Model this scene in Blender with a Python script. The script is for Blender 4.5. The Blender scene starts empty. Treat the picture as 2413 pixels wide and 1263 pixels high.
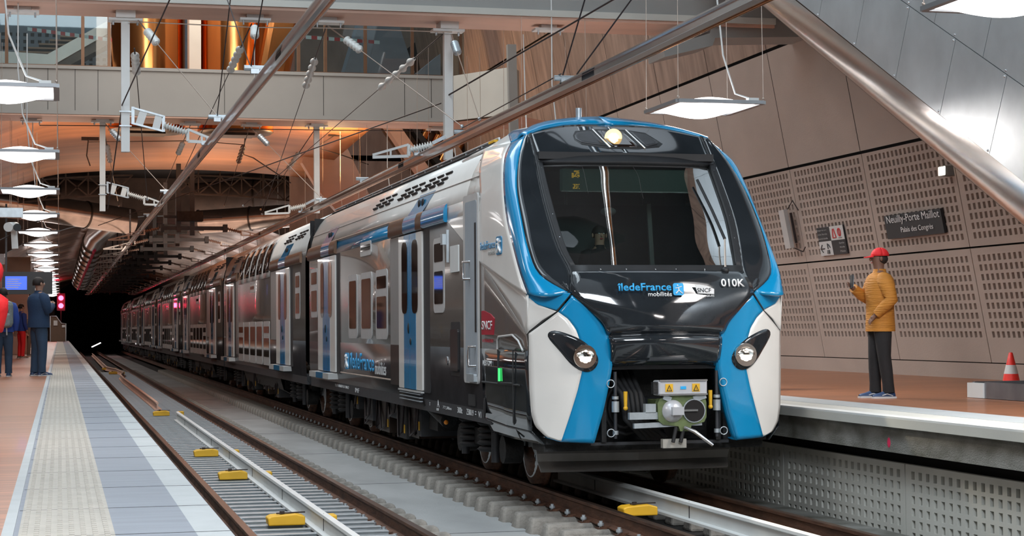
import bpy, bmesh, math, random
from mathutils import Vector, Matrix
random.seed(7)
C=bpy.context.scene.collection
S=bpy.context.scene
PI=math.pi
sin=math.sin; cos=math.cos
# ---------------------------------------------------------------- camera
YAW,PITCH,ROLL,CZ,FPX=.2455,.0328,-.0073,1.8021,4252.6
f_=Vector((sin(YAW)*cos(PITCH),cos(YAW)*cos(PITCH),sin(PITCH)))
r_=Vector((cos(YAW),-sin(YAW),0)); u_=r_.cross(f_)
r2=r_*cos(ROLL)+u_*sin(ROLL); u2=-r_*sin(ROLL)+u_*cos(ROLL)
cam=bpy.data.cameras.new('camera'); co=bpy.data.objects.new('camera',cam); C.objects.link(co)
co.matrix_world=Matrix(((r2.x,u2.x,-f_.x,0),(r2.y,u2.y,-f_.y,0),(r2.z,u2.z,-f_.z,CZ),(0,0,0,1)))
cam.sensor_width=36; cam.sensor_fit='HORIZONTAL'; cam.lens=FPX/2413*36; cam.clip_end=400; cam.clip_start=.1
S.camera=co
S.view_settings.view_transform='Standard'; S.view_settings.look='None'; S.view_settings.gamma=1
S.view_settings.exposure=0.3
# ---------------------------------------------------------------- world: daylight falling in from the open hall above
w=bpy.data.worlds.new('world'); S.world=w; w.use_nodes=True
wn=w.node_tree.nodes; wl=w.node_tree.links
bg=wn['Background']; tc=wn.new('ShaderNodeTexCoord'); sx=wn.new('ShaderNodeSeparateXYZ'); cr=wn.new('ShaderNodeValToRGB')
wl.new(tc.outputs['Generated'],sx.inputs[0]); wl.new(sx.outputs['Z'],cr.inputs[0]); wl.new(cr.outputs[0],bg.inputs[0])
cr.color_ramp.elements[0].position=0; cr.color_ramp.elements[0].color=(.05,.045,.042,1)
cr.color_ramp.elements[1].position=.75; cr.color_ramp.elements[1].color=(.75,.85,.95,1)
e=cr.color_ramp.elements.new(.25); e.color=(.26,.24,.23,1)
bg.inputs[1].default_value=.75
def area(name,loc,size,power,color,rot=(0,0,0),sy=None):
    l=bpy.data.lights.new(name,'AREA'); l.energy=power; l.color=color; l.size=size
    if sy: l.shape='RECTANGLE'; l.size_y=sy
    o=bpy.data.objects.new(name,l); C.objects.link(o); o.location=loc; o.rotation_euler=rot; return o
# skylight over the tracks and added warm fills without fittings
area('sky_fill',(0,24,15),5,1500,(.80,.92,1.0),sy=26)
area('hall_high_fill',(3.5,40,13.5),9,350,(1,.86,.74),sy=5)  # added warm fill high in the hall, no fitting there
area('sky_fill',(1,-3,11),6,2200,(.86,.93,1.0),(math.radians(48),0,math.radians(-12)),sy=5)  # added fill, tilted forward to brighten the track and its wall
# ---------------------------------------------------------------- materials
def mat(name,col,rough=.5,metal=0,coat=0,emis=None,es=0,var=.06,scale=3,bump=0,bscale=40,alpha=1,stretch=(1,1,1),col2=None):
    m=bpy.data.materials.new(name); m.use_nodes=True; nt=m.node_tree; n=nt.nodes; l=nt.links
    b=n['Principled BSDF']; b.inputs['Roughness'].default_value=rough; b.inputs['Metallic'].default_value=metal
    b.inputs['Coat Weight'].default_value=coat; b.inputs['Coat Roughness'].default_value=.04
    t=n.new('ShaderNodeTexCoord'); mp=n.new('ShaderNodeMapping'); mp.inputs['Scale'].default_value=stretch
    l.new(t.outputs['Object'],mp.inputs[0])
    nz=n.new('ShaderNodeTexNoise'); nz.inputs['Scale'].default_value=scale; nz.inputs['Detail'].default_value=5
    l.new(mp.outputs[0],nz.inputs['Vector'])
    r=n.new('ShaderNodeValToRGB'); r.color_ramp.elements[0].position=.3; r.color_ramp.elements[1].position=.7
    a=[max(0,c*(1-var)) for c in col]; c2=col2 or [min(1,c*(1+var)) for c in col]
    r.color_ramp.elements[0].color=(*a,1); r.color_ramp.elements[1].color=(*c2,1)
    l.new(nz.outputs['Fac'],r.inputs[0]); l.new(r.outputs[0],b.inputs['Base Color'])
    if emis: b.inputs['Emission Color'].default_value=(*emis,1); b.inputs['Emission Strength'].default_value=es
    if bump:
        bp=n.new('ShaderNodeBump'); bp.inputs['Strength'].default_value=bump; bp.inputs['Distance'].default_value=.02
        n2=n.new('ShaderNodeTexNoise'); n2.inputs['Scale'].default_value=bscale; n2.inputs['Detail'].default_value=3
        l.new(mp.outputs[0],n2.inputs['Vector']); l.new(n2.outputs['Fac'],bp.inputs['Height']); l.new(bp.outputs[0],b.inputs['Normal'])
    if alpha<1: b.inputs['Alpha'].default_value=alpha
    return m
def wood_floor():
    m=mat('wood floor',(.29,.112,.05),.45,0,.15,var=.25,scale=1.6,stretch=(.35,9,1)); nt=m.node_tree; n=nt.nodes; l=nt.links
    b=n['Principled BSDF']; old=b.inputs['Base Color'].links[0].from_socket
    t=n.new('ShaderNodeTexCoord'); br=n.new('ShaderNodeTexBrick'); br.inputs['Scale'].default_value=1
    br.inputs['Brick Width'].default_value=2.4; br.inputs['Row Height'].default_value=.14; br.inputs['Mortar Size'].default_value=.006
    br.inputs['Color1'].default_value=(.9,.9,.9,1); br.inputs['Color2'].default_value=(1.15,1.1,1.05,1); br.inputs['Mortar'].default_value=(.35,.3,.3,1)
    l.new(t.outputs['Object'],br.inputs['Vector'])
    mx=n.new('ShaderNodeMixRGB'); mx.blend_type='MULTIPLY'; mx.inputs[0].default_value=1; l.new(old,mx.inputs[1]); l.new(br.outputs[0],mx.inputs[2]); l.new(mx.outputs[0],b.inputs['Base Color'])
    return m
def glass(name,tint=(.75,.85,.85),op=.25,rough=.02):
    m=bpy.data.materials.new(name); m.use_nodes=True; nt=m.node_tree; n=nt.nodes; l=nt.links
    for x in list(n):
        if x.type!='OUTPUT_MATERIAL': n.remove(x)
    tr=n.new('ShaderNodeBsdfTransparent'); tr.inputs[0].default_value=(*tint,1)
    g=n.new('ShaderNodeBsdfGlossy'); g.inputs['Roughness'].default_value=rough
    fr=n.new('ShaderNodeFresnel'); fr.inputs[0].default_value=1.5
    nz=n.new('ShaderNodeTexNoise'); nz.inputs['Scale'].default_value=2
    ma=n.new('ShaderNodeMath'); ma.operation='MULTIPLY_ADD'; ma.inputs[1].default_value=.8; ma.inputs[2].default_value=op; 
    l.new(fr.outputs[0],ma.inputs[0])
    mx=n.new('ShaderNodeMixShader'); l.new(ma.outputs[0],mx.inputs[0]); l.new(tr.outputs[0],mx.inputs[1]); l.new(g.outputs[0],mx.inputs[2])
    l.new(mx.outputs[0],n['Material Output'].inputs[0]); return m
M={}
def dm(k,*a,**kw): M[k]=mat(k.replace('_',' '),*a,**kw)
dm('white_paint',(.74,.72,.68),.3,0,.4,var=.03)
dm('blue_paint',(.004,.245,.50),.2,0,.7,var=.04)
dm('black_paint',(.018,.022,.026),.08,0,.6,var=.2)
dm('grey_paint',(.15,.125,.11),.26,.15,.35,var=.08,scale=1.2,stretch=(1,.4,3),bump=.04,bscale=8)
dm('pillar_grey',(.27,.265,.255),.4,.1,var=.05)
dm('low_black',(.022,.02,.021),.3,.0,.12,var=.2,bump=.03,bscale=6)
dm('matt_black',(.012,.013,.015),.55,var=.3)
dm('rubber',(.01,.01,.011),.7,var=.2)
dm('win_dark',(.02,.012,.01),.04,0,.9,var=.4)
dm('frame_grey',(.50,.50,.49),.35,.1,var=.05)
dm('sole_grey',(.045,.047,.052),.45,.2,var=.15,scale=8)
dm('under_dark',(.02,.02,.02),.6,.3,var=.5,scale=9,bump=.3)
dm('steel',(.55,.56,.57),.25,.9,var=.1)
dm('alu',(.62,.63,.66),.3,.35,var=.05)
dm('trough',(.28,.29,.31),.3,.85,var=.2,scale=3)
dm('plough',(.24,.23,.22),.5,.3,var=.2)
dm('unseen_roof',(.035,.045,.05),.6)
dm('galv',(.50,.55,.58),.4,.6,var=.1,scale=14)
dm('white_steel',(.66,.68,.67),.45,.1,var=.05)
dm('wheel',(.55,.58,.60),.4,.3,var=.2)
dm('rust',(.10,.045,.025),.65,.35,var=.5,scale=14,bump=.4,stretch=(1,.2,1))
dm('railtop',(.20,.13,.10),.28,.85,var=.3,scale=5,stretch=(1,.1,1))
dm('concrete',(.30,.30,.29),.85,var=.14,scale=2,bump=.3,bscale=30)
dm('slab',(.33,.34,.34),.7,0,var=.16,scale=1.3,bump=.15,stretch=(1,.4,1))
dm('sleeper',(.24,.225,.20),.85,var=.3,scale=7,bump=.5)
dm('dirty_concrete',(.17,.165,.13),.85,var=.45,scale=2.2,bump=.5,stretch=(1,1,2),col2=(.30,.30,.28))
dm('ballast_dark',(.035,.034,.033),.9,var=.4,scale=5,bump=.5)
dm('pave_grey',(.20,.225,.26),.7,var=.08,scale=4,stretch=(.4,3,1),bump=.1)
dm('pave_light',(.37,.40,.41),.7,var=.05,scale=5,bump=.1)
dm('tactile',(.37,.35,.31),.75,var=.08,scale=9,bump=.1)
dm('seam',(.03,.03,.03),.8)
dm('wall_beige',(.40,.325,.28),.75,0,var=.10,scale=.8,bump=.12,stretch=(1,.6,1))
dm('left_wall_brown',(.11,.07,.05),.7,var=.2)  # left wall, plain dark brown so the train reflects less
dm('wall_brown',(.29,.20,.155),.8,0,var=.28,scale=1.6,bump=.2,stretch=(1,2.5,.4))
dm('panel_grey',(.50,.50,.46),.7,var=.06,scale=1,bump=.05)
dm('dark_gap',(.012,.01,.01),.9)
dm('beam_paint',(.27,.275,.265),.55,var=.05,scale=1)
dm('soffit',(.62,.40,.31),.5,var=.08,scale=2,stretch=(.3,1,1))  # warm tan; light on beam undersides and far beam is in this colour
dm('copper_vault',(.52,.215,.085),.42,.25,var=.28,scale=.55,stretch=(.35,1.6,1),bump=.1,bscale=5)
dm('copper',(.72,.30,.10),.16,1.0,var=.15,scale=1,bump=.15,bscale=2,stretch=(2,2,.2))
dm('bronze',(.16,.09,.055),.4,.6,var=.1)
dm('dark_steel',(.07,.05,.04),.35,.8,var=.3,scale=3)
dm('duct',(.42,.32,.27),.22,.95,var=.2,scale=2,bump=.1,bscale=6)
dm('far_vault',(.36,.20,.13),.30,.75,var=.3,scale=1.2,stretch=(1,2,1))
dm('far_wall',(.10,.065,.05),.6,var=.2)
dm('polished',(.75,.72,.70),.2,1.0,var=.1,scale=.7,bump=.12,bscale=1.2)
dm('brushed',(.60,.63,.65),.38,.85,var=.12,scale=1.4,bump=.1,bscale=2)
dm('blue_glassy',(.22,.30,.36),.4,.2,var=.15)
dm('yellow',(.75,.42,.02),.5,var=.1)
dm('orange_plast',(.9,.30,.02),.5)
dm('lamp_frame',(.22,.23,.24),.4,.6,var=.04)
dm('lamp_glow',(.9,.9,.9),.5,emis=(1,.97,.97),es=3.2)
dm('headlight',(.9,.7,.35),.3,emis=(1,.62,.22),es=1.6)
dm('headlight_core',(1,.95,.85),.3,emis=(1,.90,.72),es=9)
dm('chrome',(.75,.70,.62),.12,1)
dm('green_cast',(.13,.17,.07),.55,.2,var=.25,scale=12)
dm('insulator',(.66,.68,.66),.35,var=.06)
dm('insulator_dark',(.22,.15,.12),.4,var=.1)
dm('wire',(.05,.04,.04),.5,.6)
dm('wire_light',(.5,.42,.36),.4,.6)
dm('amber',(.9,.5,.05),.5,emis=(1,.55,.05),es=1.6)
dm('display_back',(.03,.06,.05),.3,emis=(.12,.26,.22),es=.22)
dm('cab_inside',(.06,.085,.08),.6,var=.3)
dm('red_logo',(.40,.01,.03),.4)
dm('logo_blue',(.03,.40,.80),.35)
dm('text_white',(.75,.76,.76),.5)
dm('text_grey',(.35,.35,.34),.5)
dm('sign_black',(.015,.018,.022),.35)
dm('sign_white',(.55,.55,.54),.5)
dm('red_sign',(.55,.03,.03),.5)
dm('red_plast',(.75,.03,.02),.45)
dm('signal_red',(1,.05,.08),.4,emis=(1,.02,.06),es=22)
dm('screen_blue',(.1,.2,.8),.4,emis=(.05,.14,.9),es=.7)
dm('green_led',(.1,.8,.2),.4,emis=(.05,1,.2),es=.8)
dm('pink_mark',(.85,.03,.12),.6)
dm('skin',(.18,.09,.06),.55,var=.05)
dm('skin_light',(.42,.24,.17),.55,var=.05)
dm('hair',(.02,.014,.012),.7,var=.3)
dm('jacket',(.50,.20,.025),.7,var=.12,scale=3,bump=.9,bscale=14,stretch=(.5,.5,5))
dm('black_cloth',(.014,.013,.014),.85,var=.2,bump=.2)
dm('navy',(.018,.045,.10),.85,var=.15,bump=.3)
dm('jeans',(.03,.06,.11),.85,var=.2,bump=.3)
dm('blue_cloth',(.02,.06,.30),.8,var=.15,bump=.2)
dm('pack_grey',(.22,.26,.26),.75,var=.2,scale=8,bump=.5)
dm('red_cloth',(.72,.015,.02),.7,var=.1,bump=.2)
dm('shoe_blue',(.02,.05,.13),.5,var=.3)
dm('shoe_pale',(.55,.55,.55),.5)
dm('brown_cloth',(.14,.09,.06),.8)
dm('grey_cloth',(.3,.33,.36),.8)
M['wood']=wood_floor()
M['windscreen']=glass('windscreen glass',(.55,.68,.66),.01)
M['balustrade']=glass('balustrade glass',(.7,.8,.82),.05)
# ---------------------------------------------------------------- mesh helpers
def adopt(o,parent):
    if parent:
        o.parent=parent
        if parent.type=='EMPTY': o.matrix_parent_inverse=Matrix.Translation(-parent.location)
class MB:
    def __init__(s): s.v=[]; s.f=[]; s.m=[]; s.mats=[]; s.cur=0; s.sm=[]; s.smooth=False
    def use(s,m):
        m=M[m] if isinstance(m,str) else m
        if m not in s.mats: s.mats.append(m)
        s.cur=s.mats.index(m); return s
    def add(s,vs,fs,smooth=None):
        b=len(s.v); s.v+= [tuple(v) for v in vs]
        sm=s.smooth if smooth is None else smooth
        for f in fs: s.f.append([b+i for i in f]); s.m.append(s.cur); s.sm.append(sm)
        return s
    def box(s,a,b,bev=0):
        x0,y0,z0=[min(a[i],b[i]) for i in range(3)]; x1,y1,z1=[max(a[i],b[i]) for i in range(3)]
        vs=[(x0,y0,z0),(x1,y0,z0),(x1,y1,z0),(x0,y1,z0),(x0,y0,z1),(x1,y0,z1),(x1,y1,z1),(x0,y1,z1)]
        return s.add(vs,[(0,3,2,1),(4,5,6,7),(0,1,5,4),(1,2,6,5),(2,3,7,6),(3,0,4,7)],False)
    def bar(s,p,q,w,h=None,up=(0,0,1)):
        p=Vector(p);q=Vector(q);d=(q-p).normalized();up=Vector(up)
        if abs(d.dot(up))>.98: up=Vector((0,1,0))
        a=d.cross(up).normalized(); b=a.cross(d); h=h or w
        vs=[c+a*i*w/2+b*j*h/2 for c in (p,q) for i,j in ((-1,-1),(1,-1),(1,1),(-1,1))]
        return s.add(vs,[(3,2,1,0),(4,5,6,7),(0,1,5,4),(1,2,6,5),(2,3,7,6),(3,0,4,7)],False)
    def tube(s,pts,r,n=8,cap=True,smooth=True):
        pts=[Vector(p) for p in pts]; R=r if isinstance(r,(list,tuple)) else [r]*len(pts)
        vs=[];fs=[];prev=None
        for i,p in enumerate(pts):
            d=(pts[min(i+1,len(pts)-1)]-pts[max(i-1,0)])
            d=d.normalized() if d.length>1e-9 else Vector((0,0,1))
            if prev is None:
                up=Vector((0,0,1)) if abs(d.z)<.95 else Vector((1,0,0)); a=d.cross(up).normalized()
            else: a=(prev-d*prev.dot(d)).normalized()
            prev=a; b=d.cross(a)
            for k in range(n):
                t=2*PI*k/n; vs.append(p+a*cos(t)*R[i]+b*sin(t)*R[i])
        for i in range(len(pts)-1):
            for k in range(n):
                k2=(k+1)%n; fs.append((i*n+k,i*n+k2,(i+1)*n+k2,(i+1)*n+k))
        s.add(vs,fs,smooth)
        if cap: s.add([vs[k] for k in range(n)],[tuple(range(n))[::-1]],False); s.add([vs[-n+k] for k in range(n)],[tuple(range(n))],False)
        return s
    def cyl(s,p,q,r,n=16): return s.tube([p,q],r,n)
    def lathe(s,prof,p,d,n=16):
        p=Vector(p); d=Vector(d).normalized(); return s.tube([p+d*h for h,_ in prof],[max(r,1e-4) for _,r in prof],n)
    def ball(s,c,r,n=12,m=8):
        c=Vector(c); r=r if isinstance(r,(tuple,list)) else (r,r,r); vs=[];fs=[]
        for j in range(m+1):
            ph=PI*j/m
            for k in range(n):
                t=2*PI*k/n; vs.append((c.x+r[0]*sin(ph)*cos(t),c.y+r[1]*sin(ph)*sin(t),c.z+r[2]*cos(ph)))
        for j in range(m):
            for k in range(n): fs.append((j*n+k,(j+1)*n+k,(j+1)*n+(k+1)%n,j*n+(k+1)%n))
        return s.add(vs,fs,True)
    def prism(s,poly,ax,a,b):
        # poly of 2D points, extruded along axis ax from a to b
        def P(u,v,t): return {'x':(t,u,v),'y':(u,t,v),'z':(u,v,t)}[ax]
        n=len(poly); vs=[P(u,v,a) for u,v in poly]+[P(u,v,b) for u,v in poly]
        return s.add(vs,[tuple(range(n))[::-1],tuple(range(n,2*n))]+[(i,(i+1)%n,n+(i+1)%n,n+i) for i in range(n)],False)
    def grid(s,rows,smooth=True,closed=False):
        n=len(rows[0]); vs=[p for r in rows for p in r]; fs=[]
        for i in range(len(rows)-1):
            for k in range(n if closed else n-1):
                k2=(k+1)%n; fs.append((i*n+k,i*n+k2,(i+1)*n+k2,(i+1)*n+k))
        return s.add(vs,fs,smooth)
    def build_lr(s,name,mt=None,parent=None,xc=6.02,**k):
        out=[]
        for side in (-1,1):
            q=MB(); q.mats=list(s.mats); ids={}
            for f,mi,sm in zip(s.f,s.m,s.sm):
                if (sum(s.v[i][0] for i in f)/len(f)-xc)*side<=0: continue
                for i in f:
                    if i not in ids: ids[i]=len(q.v); q.v.append(s.v[i])
                q.f.append([ids[i] for i in f]); q.m.append(mi); q.sm.append(sm)
            out.append(q.build(name,mt,parent[0 if side<0 else 1] if isinstance(parent,(list,tuple)) else parent,**k))
        return out
    def build(s,name,mt=None,parent=None,loc=None,solid=0,bevel=0,sub=0,off=-1):
        me=bpy.data.meshes.new(name); me.from_pydata([tuple(v) for v in s.v],[],s.f)
        if mt is not None: s.mats=[M[mt] if isinstance(mt,str) else mt]; s.m=[0]*len(s.f)
        for m in s.mats: me.materials.append(m)
        me.polygons.foreach_set('material_index',s.m); me.polygons.foreach_set('use_smooth',s.sm)
        me.update(); o=bpy.data.objects.new(name,me); C.objects.link(o)
        adopt(o,parent)
        if loc: o.location=loc
        if solid: m=o.modifiers.new('thick','SOLIDIFY'); m.thickness=solid; m.offset=off
        if bevel: m=o.modifiers.new('bevel','BEVEL'); m.width=bevel; m.segments=2; m.limit_method='ANGLE'
        if sub: m=o.modifiers.new('sub','SUBSURF'); m.levels=sub; m.render_levels=sub
        return o
def tag(o,label=None,cat=None,group=None,kind=None):
    if label:o['label']=label
    if cat:o['category']=cat
    if group:o['group']=group
    if kind:o['kind']=kind
    return o
def thing(name,label,cat,loc=(0,0,0),group=None,rz=0):
    o=bpy.data.objects.new(name,None); o.empty_display_size=.2; C.objects.link(o); o.location=loc; o.rotation_euler[2]=rz
    return tag(o,label,cat,group)
def st(o): o['kind']='structure'; return o
def copy_tree(o,parent=None):
    c=o.copy(); C.objects.link(c)
    if parent: c.parent=parent
    for k in list(KIDS.get(o.name,[])) or list(o.children): copy_tree(k,c)
    return c
KIDS={}
def cat_rom(P,t):
    n=len(P)-1; x=min(max(t,0),n-1e-9); i=int(x); f=x-i
    a=P[max(i-1,0)]; b=P[i]; c=P[i+1]; d=P[min(i+2,n)]
    return [.5*((2*b[k])+(-a[k]+c[k])*f+(2*a[k]-5*b[k]+4*c[k]-d[k])*f*f+(-a[k]+3*b[k]-3*c[k]+d[k])*f**3) for k in range(len(b))]
def resample(P,n):
    L=[0]
    for a,b in zip(P,P[1:]): L.append(L[-1]+math.dist(a,b))
    out=[]
    for i in range(n):
        t=L[-1]*i/(n-1); j=0
        while j<len(L)-2 and L[j+1]<t: j+=1
        f=(t-L[j])/max(1e-9,L[j+1]-L[j]); out.append([a+(b-a)*f for a,b in zip(P[j],P[j+1])])
    return out
def text(body,mt,parent,origin,xdir,ydir,width=None,height=.1,name='lettering',depth=.003,align='LEFT',bold=0):
    cu=bpy.data.curves.new(name,'FONT'); cu.body=body; cu.size=1; cu.extrude=.0; cu.offset=bold; cu.resolution_u=3; cu.align_x='LEFT'
    t=bpy.data.objects.new('tmp_text',cu); C.objects.link(t)
    dg=bpy.context.evaluated_depsgraph_get(); me=bpy.data.meshes.new_from_object(t.evaluated_get(dg)); bpy.data.objects.remove(t)
    xs=[v.co.x for v in me.vertices]; ys=[v.co.y for v in me.vertices]
    x0,x1,y0=min(xs),max(xs),min(ys)
    capy=max(ys)-0
    sy=height/(capy-y0); sxx=(width/(x1-x0)) if width else sy
    X=Vector(xdir).normalized(); Y=Vector(ydir).normalized(); Z=X.cross(Y); O=Vector(origin)
    w_=(x1-x0)*sxx; sh={'LEFT':0,'CENTER':-w_/2,'RIGHT':-w_}[align]
    for v in me.vertices: v.co=O+X*((v.co.x-x0)*sxx+sh)+Y*((v.co.y-y0)*sy)+Z*(v.co.z*sy+depth)
    me.name=name; me.materials.clear(); me.materials.append(M[mt]); o=bpy.data.objects.new(name,me); C.objects.link(o)
    m=o.modifiers.new('thick','SOLIDIFY'); m.thickness=.002
    adopt(o,parent)
    return o
# ================================================================ TRAIN
XC=6.02; HW=1.40
def T(x,y,z): return (XC+x,y,z)
PROF=[(1.30,.72),(1.36,.80),(1.385,.95),(1.40,1.15),(1.40,1.565),(1.40,2.2),(1.40,3.10),(1.392,3.20),(1.375,3.30),(1.345,3.45),(1.29,3.62),(1.21,3.77),(1.11,3.89),(1.0,3.96)]
def shell(name,mt,i0,i1,y0,y1,parent,side=0,off=0,extra=()):
    P=PROF[i0:i1+1]+list(extra); mb=MB().use(mt)
    for s in ((-1,1) if side==0 else (side,)):
        rows=[[T(s*(x+off),y0,z),T(s*(x+off),y1,z)] for x,z in P]
        mb.grid(rows if s>0 else rows[::-1],True)
    return mb.build_lr(name,None,parent,solid=.006,off=0) if not extra else mb.build(name,None,parent,solid=.006,off=0)
def wall_plate(mb,mt,y0,y1,z0,z1,s=-1,d=.01,r=.05,x=HW):
    # rounded rectangle plate on the side wall
    mb.use(mt); pts=[]; n=4
    for cy,cz,a in ((y1-r,z1-r,0),(y0+r,z1-r,90),(y0+r,z0+r,180),(y1-r,z0+r,270)):
        for k in range(n+1):
            t=math.radians(a+90*k/n); pts.append((cy+r*cos(t),cz+r*sin(t)))
    a=XC+s*(x-.004); b=XC+s*(x+d)
    mb.prism(pts,'x',min(a,b),max(a,b)); return mb
def window(par,y0,y1,z0,z1,s=-1,split=None,fr=.07,r=.09):
    f=MB(); wall_plate(f,'frame_grey',y0,y1,z0,z1,s,.012,r)
    o=f.build('window_frame',None,par)
    g=MB()
    if split:
        wall_plate(g,'win_dark',y0+fr,y1-fr,z0+fr*1.6,split-.07,s,.016,.03); wall_plate(g,'win_dark',y0+fr,y1-fr,split+.05,z1-fr,s,.016,.03)
    else: wall_plate(g,'win_dark',y0+fr,y1-fr,z0+fr*1.6,z1-fr,s,.016,.05)
    g.build('window_pane',None,o); return o
def bi_door(par,y0,y1,z0,z1=3.10,s=-1,step=False,pocket=True,det=True):
    d=MB().use('matt_black'); x=XC+s*(HW-.02)
    a=MB(); wall_plate(a,'matt_black',y0-.42,y1+.06,z0-.02,z1,s,.004,.02); a.build('door_recess',None,par)
    ym=(y0+y1)/2
    for k,(a0,a1) in enumerate(((y0,ym-.006),(ym+.006,y1))):
        L=MB(); wall_plate(L,'white_paint',a0,a1,z0,z1-.02,s,.03,.012)
        bs=(a1-.42,a1) if k==0 else (a0,a0+.42)
        wall_plate(L,'blue_paint',bs[0],bs[1],z0,z1-.02,s,.032,.008)
        leaf=L.build('door_leaf',None,par)
        wc=(a0+a1)/2+( .05 if k==0 else -.05)
        g=MB(); wall_plate(g,'win_dark',wc-.20,wc+.20,2.0,2.98,s,.036,.12); g.build('door_window',None,leaf)
        if det:
            h=MB().use('matt_black'); yy=bs[1]-.07 if k==0 else bs[0]+.07
            h.ball((XC+s*(HW+.035),yy,1.80 if k else 1.62),(.015,.035,.075 if k else .05)); h.build('door_button',None,leaf)
    if step:
        m=MB()
        for c,(p,q) in (('frame_grey',(y0-.05,y0+.62)),('blue_paint',(y0+.62,y1-.62)),('frame_grey',(y1-.62,y1+.25))):
            m.use(c); a,b=sorted((XC+s*(HW-.05),XC+s*(HW+.16))); m.box((a,p,z0-.12),(b,q,z0-.02))
        m.build('door_step',None,par)
    else:
        m=MB().use('frame_grey'); a,b=sorted((XC+s*HW,XC+s*(HW+.045))); m.box((a,y0,z0-.035),(b,y1,z0-.012))
        m.use('galv')
        for k in range(3): m.box((a,y0+.1,z0-.06-.045*k),(b-.02 if s>0 else b,y1-.1,z0-.05-.045*k))
        m.build('door_sill',None,par)
def canopy(par,y0,y1,z0=3.09,z1=3.30,s=-1,stripe=None,dark=None):
    m=MB().use('blue_paint')
    def seg(a,b,c,d=.05):
        m.use(c); pr=[(HW,z1+.03),(HW+d*.5,z1+.01),(HW+d,z1-.06),(HW+d,z0+.02),(HW+d-.02,z0),(HW,z0)]
        m.grid([[(XC+s*x,a,z),(XC+s*x,b,z)] for x,z in (pr if s>0 else pr[::-1])]); m.add([(XC+s*x,a,z) for x,z in pr],[tuple(range(6))],False); m.add([(XC+s*x,b,z) for x,z in pr],[tuple(range(6))],False)
    if stripe:
        seg(y0,stripe[0],'bronze'); seg(stripe[0],stripe[1],'blue_paint'); seg(stripe[1],y1,'bronze')
    else: seg(y0,y1,'blue_paint')
    m.build('door_canopy',None,par)
def bogie(par,ys,s_all=(-1,1),det=True):
    fr=MB().use('under_dark'); y0,y1=min(ys),max(ys)
    for s in (-1,1):
        fr.bar(T(s*1.02,y0-.1,.62),T(s*1.02,y1+.1,.62),.12,.16); fr.bar(T(s*1.05,(y0+y1)/2-.5,.5),T(s*1.05,(y0+y1)/2+.5,.5),.2,.2)
        for y in ys: fr.cyl(T(s*.95,y,.42),T(s*1.16,y,.42),.16,12)
        fr.cyl(T(s*1.08,y1-.55,.35),T(s*1.12,y1-.55,1.0),.06); fr.cyl(T(s*1.1,y0+.5,.5),T(s*1.2,y0+1.05,.95),.09)
    fr.box(T(-.9,y0+.4,.35),T(.9,y1-.4,.7)); fr.box(T(-.8,y0-.1,.5),T(.8,y1+.1,.62))
    b=fr.build('bogie_frame',None,par)
    for y in ys:
        for s in (-1,1):
            w_=MB().use('rust'); w_.lathe([(0,.46),(.03,.46),(.035,.43),(.13,.425),(.13,.1)],T(s*.69,y,.45),(s,0,0),32)
            w_.use('wheel'); w_.lathe([(0,.36),(.015,.35),(.02,.10),(.05,.09),(.05,.02)],T(s*.825,y,.45),(s,0,0),32)
            w_.use('matt_black')
            for k in range(7): w_.box((XC+s*.838-.004,y+.27*cos(k*PI/3.5)-.02,.45+.27*sin(k*PI/3.5)-.035),(XC+s*.838+.006,y+.27*cos(k*PI/3.5)+.02,.45+.27*sin(k*PI/3.5)+.035))
            w_.build('wheel',None,b)
        if det:
            for s in (-1,1):
                q=MB().use('rubber')
                for k in range(5): q.lathe([(0,.15),(.03,.19),(.06,.15)],T(s*1.12,y+.62*(1 if y==y0 else -1),.36+.075*k),(0,0,1),18)
                q.use('sole_grey').cyl(T(s*1.16,y+.34*(1 if y==y0 else -1),.25),T(s*1.16,y+.34*(1 if y==y0 else -1),.74),.05,12); q.build('air_spring',None,b)
    return b
def underframe(par,y0,y1,seed=1,det=True):
    rnd=random.Random(seed); m=MB().use('sole_grey')
    for s in (-1,1):
        a,b=sorted((XC+s*1.28,XC+s*1.375)); m.box((a,y0,.72),(b,y1,.93)); 
    m.build_lr('sole_bar',None,par)
    m=MB().use('under_dark'); m.box(T(-1.2,y0,.7),T(1.2,y1,.75)); m.build('underframe',None,par)
def equip(par,y0,y1,seed,n=9):
    rnd=random.Random(seed); m=MB()
    for s in (-1,1):
        y=y0
        while y<y1-.2:
            L=rnd.uniform(.25,.8); L=min(L,y1-y); d=rnd.uniform(.0,.16); z=rnd.uniform(.22,.48)
            m.use(rnd.choice(['under_dark','sole_grey','under_dark','dark_steel']))
            a,b=sorted((XC+s*(.4),XC+s*(1.26-d))); m.box((a,y,z),(b,y+L,.72))
            if rnd.random()<.6: m.use('wire').tube([T(s*(1.28-d),y+.1,.72),T(s*(1.3-d),y+.12,z+.1),T(s*(1.3-d),y+L*.7,z+.02),T(s*(1.27-d),y+L,.68)],.018,6)
            if rnd.random()<.35: m.use('yellow').box(T(s*(1.262-d),y+.1,z+.08),T(s*(1.268-d),y+.16,z+.2))
            y+=L+rnd.uniform(.03,.2)
    m.build_lr('underfloor_equipment',None,par)
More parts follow.
